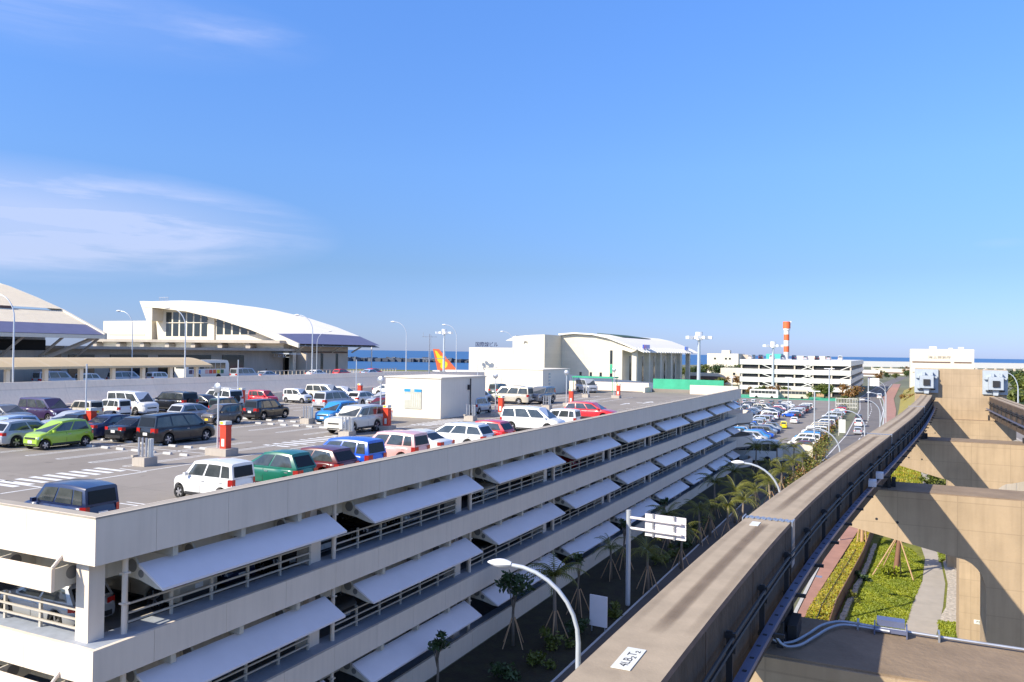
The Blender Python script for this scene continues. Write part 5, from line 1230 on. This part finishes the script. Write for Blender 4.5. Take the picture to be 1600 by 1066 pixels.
# low walls around the car park
g=MB(); g.box(-15.6,-11.2,124.5,124.8,0,2.6); tag(g.build('boundary_wall','cream'),'white boundary wall with a diagonal shadow behind the palms','wall')
g=MB(); g.box(-21.5,-16,128.3,128.6,0,2.2); tag(g.build('boundary_wall','cream'),'white boundary wall behind the white bus','wall')
g=MB()
for k in range(15): g.box(-16.8+.42*k,-16.72+.42*k,256.0,256.1,0,3.2)
for z in (.6,1.6,3.1): g.box(-16.8,-10.8,256,256.1,z,z+.15)
tag(g.build('fence','white'),'white slatted fence at the end of the hedge','fence')
g=MB(); g.box(-10.4,-9.3,170,170.1,.6,3.2); g.tube([(-10.5,170.05,0),(-10.5,170.05,3.4)],.06,6); tag(g.build('banner','white'),'white and green hanging banner by the hedge','banner')
x,y=-6.6,214; e=empty('direction_sign',(x,y,0),0,'pale square direction sign on a post left of the far road','sign'); g=MB(); g.tube([(0,0,0),(0,0,10.4)],.12); g.build('post','polem',e); g=MB(); g.box(.3,2.4,-.1,.1,8.5,10.4); g.build('panel','awning',e)
# right hand ramp with barrier
e=empty('ramp_wall',(9,60,0),0,'concrete ramp with slotted parapet beside the right hand beam','ramp')
g=MB(); g.grid([[(9.2,y,z),(9.45,y,z),(9.45,y,z-2.0),(9.2,y,z-2.0)] for y,z in ((20,8.6),(70,8.9),(140,7.5))],close=True); o=g.build('parapet','greyw',None); o.parent=e; o.matrix_parent_inverse=Matrix.Translation((-9,-60,0))
g=MB(); g.grid([[(9.45,y,z-1.0),(15.5,y,z-1.0),(15.5,y,z-1.4),(9.45,y,z-1.4)] for y,z in ((20,8.6),(70,8.9),(140,7.5))],close=True); o=g.build('ramp_deck','asphl',None); o.parent=e; o.matrix_parent_inverse=Matrix.Translation((-9,-60,0))
for k in range(12):
    y=24+k*8.5; g=MB(); g.box(10.5,11.5,y,y+.8,0,7.0 if y<75 else 6.2); o=g.build('column','greyw',None); o.parent=e; o.matrix_parent_inverse=Matrix.Translation((-9,-60,0))
leafmat('grass2',(.16,.22,.012),(.24,.29,.02))
# ================================================================ VEGETATION
rv=random.Random(21)
def leaf(g,c,s,mi=None,r=rv):
    a=Vector((r.uniform(-1,1),r.uniform(-1,1),r.uniform(-.6,1))).normalized(); b=a.cross(Vector((r.uniform(-1,1),r.uniform(-1,1),r.uniform(-1,1)))).normalized(); c=Vector(c)
    g.face([c-a*s,c-b*s*.45,c+a*s,c+b*s*.45],mi)
def palm_mesh(seed,h=3.0,nf=17,fl=1.9,droop=1.0):
    r=random.Random(seed); t=MB(); lean=(r.uniform(-.15,.15),r.uniform(-.15,.15))
    t.tube([(0,0,0),(lean[0]*.3,lean[1]*.3,h*.4),(lean[0],lean[1],h)],[.13,.10,.075],8)
    f=MB(); top=Vector((lean[0],lean[1],h))
    for i in range(nf):
        az=2*PI*i/nf+r.uniform(-.2,.2); el=r.uniform(.15,1.25); L_=fl*r.uniform(.85,1.1); p=top.copy(); d=Vector((math.cos(az)*math.cos(el),math.sin(az)*math.cos(el),math.sin(el))); side=Vector((-math.sin(az),math.cos(az),0)); pts=[]
        for k in range(9):
            pts.append(p.copy()); p=p+d*(L_/8); d=(d+Vector((0,0,-.22*droop))).normalized()
        for k in range(1,9):
            w_=.42*math.sin(PI*(k/8)**.8)*.9+.10
            for sg in (-1,1):
                for q in (0,.5):
                    b0=pts[k-1].lerp(pts[k],q); dn=Vector((0,0,-.55))*w_
                    tip=b0+side*sg*w_*.8+dn+(pts[k]-pts[k-1])*.8
                    w2=(pts[k]-pts[k-1])*.22
                    f.face([b0,b0+w2,tip],0)
        f.tube(pts,[.02]*8+[.008],4)
    return t.mesh('trunk','trunk',True),f.mesh('fronds','frondd')
PALMS=[palm_mesh(s,h,n,fl,dr) for s,h,n,fl,dr in ((1,2.9,17,1.8,1.0),(2,2.4,14,1.6,1.15),(3,3.3,18,2.0,.9))]
def stake_mesh(h=1.5,sp=.75):
    s=MB()
    for k in range(4): a=PI/4+k*PI/2; s.tube([(sp*math.cos(a),sp*math.sin(a),0),(.1*math.cos(a),.1*math.sin(a),h)],.03,5)
    return s.mesh('support_stakes','wood')
STK=stake_mesh()
def palm(x,y,v,label,s=1.,stakes=True,group='young palms in the strip beside the garage'):
    e=empty('palm_tree',(x,y,.02),rv.uniform(0,6),label,'palm tree',group); e.scale=(s,s,s)
    for me,nm in ((PALMS[v][0],'trunk'),(PALMS[v][1],'crown')): o=bpy.data.objects.new(nm,me); COL.objects.link(o); o.parent=e
    if stakes: o=bpy.data.objects.new('support_stakes',STK); COL.objects.link(o); o.parent=e
    return e
pl=[(-16.7,40.4,2,1.05,'big shaded palm with drooping fronds just behind the nearest lamp arm'),(-17.8,53.0,1,.9,'thin shaded palm left of the sign gantry post'),(-14.7,51.4,1,1.1,'shaded palm between the sign post and the beam, right below the sign panel'),
(-14.1,57.8,0,.95,'shaded palm with stakes right of the road sign panel'),(-14.5,65.8,0,1.,'palm with sunlit tips just beyond the road sign panel'),(-14.4,69.1,1,1.1,'palm with glowing fronds second beyond the road sign'),(-12.9,68.6,0,1.,'palm with yellow sunlit fronds third beyond the road sign'),
(-13.5,75.6,2,.95,'palm left of the second street lamp pole in shade'),(-12.3,72.5,0,1.,'sunlit palm touching the beam edge left of the second lamp pole'),(-12.0,78.5,0,1.,'sunlit palm just right of the second lamp arm'),(-15.8,78,2,1.,'dark palm below the second lamp head'),
(-11.6,84.8,1,1.2,'bright yellow green palm against the dark strip'),(-13.4,86.5,0,1.,'sunlit palm by the middle of the planted strip'),(-11.4,91,1,1.25,'sunlit palm near the white boundary wall, on the beam side'),(-15.5,86,2,1.,'dark leaning palm in the garage shade below the third drum'),
(-13.3,97.3,0,1.,'bushy sunlit palm left of the beam, sixth before the wall'),(-11.1,100.4,0,1.05,'reddish sunlit palm close to the beam edge'),(-14.3,110.5,2,1.05,'tall palm before the white boundary wall'),(-10.8,107.5,0,1.,'yellow palm in front of the boundary wall by the beam'),
(-10.2,117.2,1,1.1,'last palm before the boundary wall by the beam'),(-13.1,118,0,1.,'palm beside the white wall with the diagonal shadow'),(-17.0,110,2,1.,'dark palm standing before the curved drum'),(-16.2,62,2,.9,'dark slim palm in deep shade below the awnings')]
for x,y,v,s,l in pl: palm(x,y,v,l,s)
def crown(n,rx,rz,s,seed,flat=False):
    r=random.Random(seed); g=MB(); cl=[(r.gauss(0,.45)*rx,r.gauss(0,.45)*rx,r.uniform(-.6,.8)*rz,r.uniform(.25,.5)*rx) for _ in range(max(5,n//70))]
    for i in range(n):
        c=cl[i%len(cl)]; leaf(g,(c[0]+r.gauss(0,.5)*c[3],c[1]+r.gauss(0,.5)*c[3],c[2]+r.gauss(0,.4)*c[3]),s*r.uniform(.6,1.3),None,r)
    return g
def tree_meshes(seed,h,rx,rz,n,s,mt,tr=.12):
    g=crown(n,rx,rz,s,seed); g.v=[(x,y,z+h) for x,y,z in g.v]
    r=random.Random(seed); t=MB(); t.tube([(0,0,0),(.05,.03,h*.5),(0,0,h*.9)],[tr,tr*.8,tr*.45],8)
    for k in range(6): a=k*1.05+r.uniform(-.3,.3); t.tube([(0,0,h*r.uniform(.5,.8)),(rx*.3*math.cos(a),rx*.3*math.sin(a),h*.9),(rx*.65*math.cos(a),rx*.65*math.sin(a),h+rz*.3)],[tr*.4,tr*.3,tr*.12],5)
    return t.mesh('trunk','trunk',True),g.mesh('crown',mt)
def tree(x,y,ms,label,z=.02,s=1,cat='tree',name='tree',group=None,stakes=False):
    e=empty(name,(x,y,z),rv.uniform(0,6),label,cat,group); e.scale=(s,s,s)
    for me,nm in zip(ms,('trunk','crown')): o=bpy.data.objects.new(nm,me); COL.objects.link(o); o.parent=e
    if stakes: o=bpy.data.objects.new('support_stakes',STK); COL.objects.link(o); o.parent=e
    return e
tA=tree_meshes(3,3.3,.9,.45,420,.17,'leafd',.09); tB=tree_meshes(4,3.2,.45,.3,160,.16,'leafd',.07); tC=tree_meshes(8,2.4,.6,.5,240,.15,'leafd',.07)
tree(-18.3,38.5,tA,'young flat topped tree right under the nearest lamp head',stakes=True); tree(-17.1,45.0,tB,'slender sapling with a small leafy top against an awning',stakes=True)
tree(-18.6,31.2,tC,'small shrubby tree against the low garage wall at the bottom'); tree(-17.6,66,tB,'slender sapling in deep shade beside the sign post',stakes=True)
tree(-17.8,56,tB,'thin bare sapling with stakes left of the sign post',stakes=True)
# clumps of ground shrubs
def bush(x,y,rx,rz,n,s,mt,label,name='shrub',z=.0,seed=0,cat='shrub',group=None):
    g=crown(n,rx,rz,s,seed+int(x*10)); g.v=[(a,b,max(.02,c+rz*.8)) for a,b,c in g.v]; o=g.build(name,mt); o.location=(x,y,z); return tag(o,label,cat,group)
for i,(x,y,r_,mt,l) in enumerate([(-15.9,36.5,.8,'leafm','leafy shrub by the kerb at the foot of the nearest lamp'),(-16.3,39.3,.9,'leafm','low shrub before the big shaded palm'),(-15.7,41.5,.7,'leafd','low shrub behind the blank pale board'),(-17.0,34.5,.9,'leafd','dark shrub nearest the bottom of the picture'),
 (-15.8,58,.9,'leafm','green shrub below the road sign panel'),(-15.3,61,.8,'leafm','green shrub beside the beam edge past the sign'),(-15.5,64.5,.8,'leafd','dark shrub between two staked palms'),(-15.8,71,1.0,'leafm','shrub clump by the kerb under the palms'),(-14.9,45.5,.6,'leafm','small shrub by the blank board post')]): bush(x,y,r_,.5,320,.13,mt,l,seed=i)
# colourful hedge along the car park
hp=[(-11.4,97),(-10.9,107),(-10.6,116),(-11.2,126),(-11.4,133),(-11.8,146),(-12.4,160),(-12.9,176),(-13.3,192),(-13.8,214),(-14.3,238),(-14.6,256)]
hl=['nearest orange and green croton clump beside the palms','croton clump before the white wall','croton clump at the wall end','croton clump where the hedge begins','low mixed hedge clump behind the lamp base','yellow hedge clump under the slim masts','orange hedge clump beside the banner','yellow green hedge clump beside the parked vans','orange tinted hedge clump midway','green hedge clump farther along','yellow hedge clump near the white fence','last hedge clump before the white fence']
for i,((x,y),l) in enumerate(zip(hp,hl)):
    g=MB(); L_=9 if y<135 else 15
    for k in range(700):
        yy=rv.uniform(-L_/2,L_/2); zz=abs(rv.gauss(.5,.35))*(1.0+.35*math.sin(yy*1.3+i)); leaf(g,(rv.gauss(0,.62),yy,zz+.1),rv.uniform(.12,.26),0 if rv.random()<.45 else (1 if rv.random()<.6 else 2))
    o=g.build('hedge',[['leafy','leafo','leafm'],['leafo','leafy','leafm'],['leafy','leafm','leafo']][i%3]); o.location=(x,y,0); tag(o,l,'hedge','croton hedge along the car park')
# trees of the far car park
tF=tree_meshes(11,3.0,2.6,1.5,3200,.30,'leafm',.25); tF2=tree_meshes(12,2.8,2.4,1.5,700,.4,'leafm',.2); tO=tree_meshes(13,3.0,2.6,1.8,900,.36,'leafo',.2); tD=tree_meshes(14,5,4.5,3.2,1500,.55,'leafd',.3); tM=tree_meshes(15,5,4.5,3.2,1500,.55,'leafm',.3)
for x,y,ms,s,l in [(-24.6,318,tF,1.05,'round bushy green tree in front of the white parking building'),(-46.5,312,tF2,1.,'small green tree behind the bus, left'),(-41.5,309,tO,.9,'reddish tree before the left part of the parking building'),(-38.0,311,tF2,1.,'green tree right of the reddish tree'),(-51,316,tO,.7,'rusty coloured tree at the left edge of the parking building'),(-29,305,tF2,.7,'small tree in the middle of the green court'),(-14.5,296,tO,1.2,'orange crowned tree by the roundabout'),(-15.8,278,tF2,.7,'small green tree by the white fence')]: tree(x,y,ms,l,s=s,group='trees of the ground car park')
k=0
for i in range(9):
    x,y=cw(395+rv.uniform(-12,12),95+i*6.4); tree(x,y,[tO,tF2,tO][i%3],'%s tree of the rusty row left of the parking building, %s from the left'%(['rust red','dull green','pink flowered'][i%3],ords[i]),s=rv.uniform(.8,1.15),group='rusty trees before the shed')
for i in range(15):
    x,y=cw(478+rv.uniform(-8,8),100+i*5.2); tree(x,y,[tD,tM][i%2],'%s tree on the bank below the white block, %s from the left'%(['dark green','mid green'][i%2],ords[i]),s=rv.uniform(.85,1.15),z=1.0,group='trees on the bank')
# bank and trees on the right
g=MB(); pts=[]
rows=[[(2.0,150,0),(5.5,150,2.2),(12,150,2.6)],[(-.6,200,0),(5.5,200,3.2),(12,200,3.4)],[(.2,265,0),(7.5,265,5.0),(13,265,5)],[(.8,340,0),(8.5,340,5.2),(16,340,5.5)],[(2.4,420,0),(6,415,2.0),(12,412,4)]]
g.grid(rows); struct('grass_bank',g,'grassy')
for i in range(6):
    y=300+i*24; bush(3.0+i*.9,y+6,2.2,1.4,260,.5,['leafo','leafm','leafy'][i%3],['rust','green','yellow'][i%3]+' shrub by the far pavement, %s from the near end'%ords[i],seed=i,group='shrubs by the far pavement')
tl_=0
for i in range(26):
    y=[170,195,225,260,300,350,400,440][i%8]+rv.uniform(-8,8); x=y*.098+ [2,9,17,26][i//8 if i//8<4 else 3]*(y/250)+rv.uniform(-2,2)+3
    if y>330 and x<34: x+=14
    if x/y<.085: continue
    tree(x,y,[tD,tM,tD,tM][i%4],['dark','mid green','dark','leafy'][i%4]+' evergreen at the right edge behind the end wall, %s in the clump'%ords[i],s=rv.uniform(.75,1.0)*(1.0 if y>250 else .85),z=2.0,group='trees at the right edge')
for i,(x,y) in enumerate([(14.0,140),(16.5,150),(15.0,160),(19,152)]): bush(x,y,2.4,1.6,420,.4,['leafy','leafo'][i%2],['yellow green shrub just right of the right buffer','orange flowering shrub right of the end wall','yellow shrub at the right picture edge','orange shrub at the right picture edge'][i],z=4.0 if 0 else 3.2,seed=40+i)
for i,(x,y) in enumerate([(3.9,111),(5.9,112),(4.7,118),(6.6,106)]): bush(x,y,1.2,.8,420,.2,'leafm',['left green shrub seen between the piers','right green shrub seen between the piers','back green shrub seen between the piers','green shrub by the pier leg'][i],seed=60+i)
for i,(x,y,z,l) in enumerate([(12.6,110,6.6,'curved lamp right of the right buffer'),(15.5,150,6,'second curved lamp over the right hand trees'),(19,205,5,'third curved lamp over the right hand trees'),(24,270,5,'fourth curved lamp over the right hand trees')]): lamp_post(x,y,z,7.5,1.8,10,l,'lamps on the right hand ramp',.08)
# ---- lawn, beds and street things beneath the monorail
def fine_grass(pts,n,hh,mts,name,label=None):
    xs=[p[0] for p in pts]; ys=[p[1] for p in pts]
    def inside(x,y):
        c=False; j=len(pts)-1
        for i in range(len(pts)):
            if (pts[i][1]>y)!=(pts[j][1]>y) and x<(pts[j][0]-pts[i][0])*(y-pts[i][1])/(pts[j][1]-pts[i][1])+pts[i][0]: c=not c
            j=i
        return c
    g=MB(); k=0
    while k<n:
        x=rv.uniform(min(xs),max(xs)); y=rv.uniform(min(ys),max(ys))
        if not inside(x,y): continue
        k+=1; t=rv.random(); cl=math.sin(x*2.1+1)*math.sin(y*1.3)+.5*math.sin(x*5+y*3)
        h=hh*(.7+.4*t+.10*cl); a=rv.uniform(0,PI); w_=.045+.03*t; dx,dy=math.cos(a)*w_,math.sin(a)*w_; lx,ly=rv.uniform(-.1,.1),rv.uniform(-.1,.1)
        g.face([(x-dx,y-dy,.02),(x+dx,y+dy,.02),(x+lx,y+ly,h)],0 if cl+rv.uniform(-.6,.6)>0 else 1)
    o=g.build(name,mts); o['kind']='stuff'; o['label']=label or 'grass'; return o
fine_grass([(-2.85,46),(.05,46),(.35,51),(.9,57),(1.55,63),(1.8,69),(1.0,73),(-1.3,76),(-1.6,70)],42000,.11,['grass','grass2'],'grass','bright green rough lawn between the red path and the footpath')
fine_grass([(2.1,47),(3.0,47),(3.3,54),(2.2,54)],2600,.12,['grass','grass2'],'grass','small square of green grass beside the pier leg')
fine_grass([(2.9,69),(4.3,73),(4.3,79),(2.9,77)],2000,.14,['grass','grass2'],'grass','small patch of grass past the gravel')
fine_grass([(-2.0,88),(1.5,88),(2.6,107),(2.9,140),(-1.9,140)],6000,.3,['grassy','grass'],'grass','yellow green lawn seen between the piers')
g=MB()     # trimmed yellow strip hedge beside the red pavement
hs=[(-4.85,46),(-4.7,52),(-3.6,66),(-2.75,80)]; he=[(-3.6,46),(-3.45,52),(-2.5,66),(-1.95,80)]
for k in range(7000):
    t=rv.uniform(0,2.999); i=int(t); f=t-i; a=Vector(hs[i]+(0,)).lerp(Vector(hs[i+1]+(0,)),f); b=Vector(he[i]+(0,)).lerp(Vector(he[i+1]+(0,)),f); u=rv.random(); p=a.lerp(b,u)
    leaf(g,(p.x,p.y,.50+rv.gauss(0,.04)),.085,0 if rv.random()<.6 else 1)
    
g.k=2; g.grid([[(a[0],a[1],.02),(a[0],a[1],.5),(b[0],b[1],.5),(b[0],b[1],.02)] for a,b in zip(hs,he)])
tag(g.build('low_hedge',['grassy','grass','grassy']),'low clipped yellow green hedge strip between red pavement and brown fence','hedge')
g=MB(); 
for a,b in zip([(-4.15,46),(-4.08,52),(-3.05,66)],[(-4.08,52),(-3.05,66),(-2.9,68)]): g.tube([(a[0],a[1],.58),(b[0],b[1],.58)],.025,5)
tag(g.build('hose','dark'),'thin dark pipe lying along the top of the clipped hedge','pipe')
g=MB()
fp=[(-3.42,46),(-3.3,52),(-2.35,66),(-1.8,80)]
for a,b in zip(fp,fp[1:]): 
    g.prism([(a[0],a[1]),(a[0]+.05,a[1]),(b[0]+.05,b[1]),(b[0],b[1])],0,1.0,'Z')
    n=int(b[1]-a[1]); 
tag(g.build('fence','fencem'),'brown board fence behind the clipped hedge','fence')
g=MB()
for k in range(34):
    t=k/34; y=46.5+k*.78; i=0 if y<52 else (1 if y<66 else 2); a,b=fp[i],fp[i+1]; x=a[0]+(b[0]-a[0])*(y-a[1])/(b[1]-a[1]); g.cbox((x+.42+rv.uniform(-.04,.04),y,.12),(.28,.66,.24),rv.uniform(-.1,.1)-.07)
tag(g.build('kerb_stones','stone'),'line of pale rough kerb stones along the foot of the brown fence','kerb stones')
g=MB(); 
for x0,x1,y in ((-2.1,.3,78.5),): 
    for k in range(30): g.box(x0+k*.08,x0+k*.08+.02,y,y+.02,.1,1.2)
    for z in (.2,1.15): g.box(x0,x1,y,y+.03,z,z+.04)
tag(g.build('mesh_fence','fencem'),'thin mesh fence across the lawn behind the propped tree','fence')
e=empty('propped_tree',(-.1,63.8,0),0,'stout red brown trunk wrapped and held by four pale poles on the lawn','tree')
g=MB(); g.tube([(0,0,0),(.15,.1,1.6),(.3,.25,3.4)],[.20,.17,.15],9); g.build('trunk','fencem',e,True)
for a,b in (((-1.5,-1.0,0),(.15,.1,2.9)),((-.9,1.4,0),(.15,.1,2.8)),((1.15,-1.1,0),(.2,.1,2.8)),((.35,.6,0),(.2,.1,2.8))): g=MB(); g.tube([a,b],.045,6); g.build('support_pole','wood',e,True)
g=crown(900,1.6,.9,.28,77); g.v=[(x+.3,y+.25,z+4.2) for x,y,z in g.v]; g.build('crown','leafm',e)
bush(-.45,63.0,.7,.45,420,.12,'grass','bright green shrub at the foot of the propped trunk',seed=9); bush(-2.2,60.8,.5,.5,260,.12,'leafd','small dark round shrub by the kerb stones',seed=10); bush(-2.7,55.8,.4,.35,160,.12,'leafy','tiny yellow shrub on the kerb stones',seed=12)
e=empty('wrapped_tree',(-2.6,71.5,0),0,'short propped tree in straw wrap beside the red pavement','tree')
g=MB(); g.tube([(0,0,0),(0,0,3)],.16,8); g.build('trunk','wood',e,True)
for k in range(4): g=MB(); a=PI/4+k*PI/2; g.tube([(.55*math.cos(a),.55*math.sin(a),0),(.3*math.cos(a),.3*math.sin(a),1.9)],.05,6); g.build('support_pole','wood',e,True)
g=crown(500,1.1,.7,.22,78); g.v=[(x,y,z+3.3) for x,y,z in g.v]; g.build('crown','leafo',e)
e=empty('bollard',(-4.15,84.5,.12),0,'small white and orange post on the red pavement under the pier arm','post'); g=MB(); g.tube([(0,0,0),(0,0,1.3)],.06,8); g.build('post','white',e,True); g=MB(); g.box(-.3,.3,-.3,.3,0,.08); g.build('base','orange',e)
e=empty('tap_post',(4.15,50.6-1.2,0),0,'short dark standpipe at the foot of the pier leg','standpipe'); g=MB(); g.tube([(0,0,0),(0,0,.75)],.06,8); g.box(0,.5,-.05,.05,.68,.76); g.build('pipe','brown',e)
# drainage grate marks on the pavement edge
g=MB()
for y in (60,74,90): g.box(-5.3+(y-52)*.02,-4.9+(y-52)*.02,y,y+.5,.121,.126)
struct('drain_covers',g,'steel')

for i in range(18):
    x,y=cw(560+rv.uniform(0,260),0); d_=rv.uniform(520,860); x,y=cw(d_,d_*rv.uniform(.455,.52)); tree(x,y,[tD,tM,tO][i%3],['dark','mid green','rusty'][i%3]+' tree on the flat land before the viaduct, %s in the scatter'%ords[i],s=rv.uniform(.6,1.0)*(.8 if i%3<2 else 1.3),group='scattered trees before the viaduct')
for i,(d_,u,w_,h_) in enumerate([(700,.47,26,5.5),(760,.495,18,4.5),(640,.448,14,5)]):
    x,y=cw(d_,d_*u); simple_building('low_building',x-w_/2,x+w_/2,y,y+8,h_,['cream','creamd','white'][i],['long cream low building before the viaduct','grey low building right of the long cream one','small white low building left of the viaduct road'][i],[(-w_/2+1,w_/2-1,1.2,2.4,'brown')])
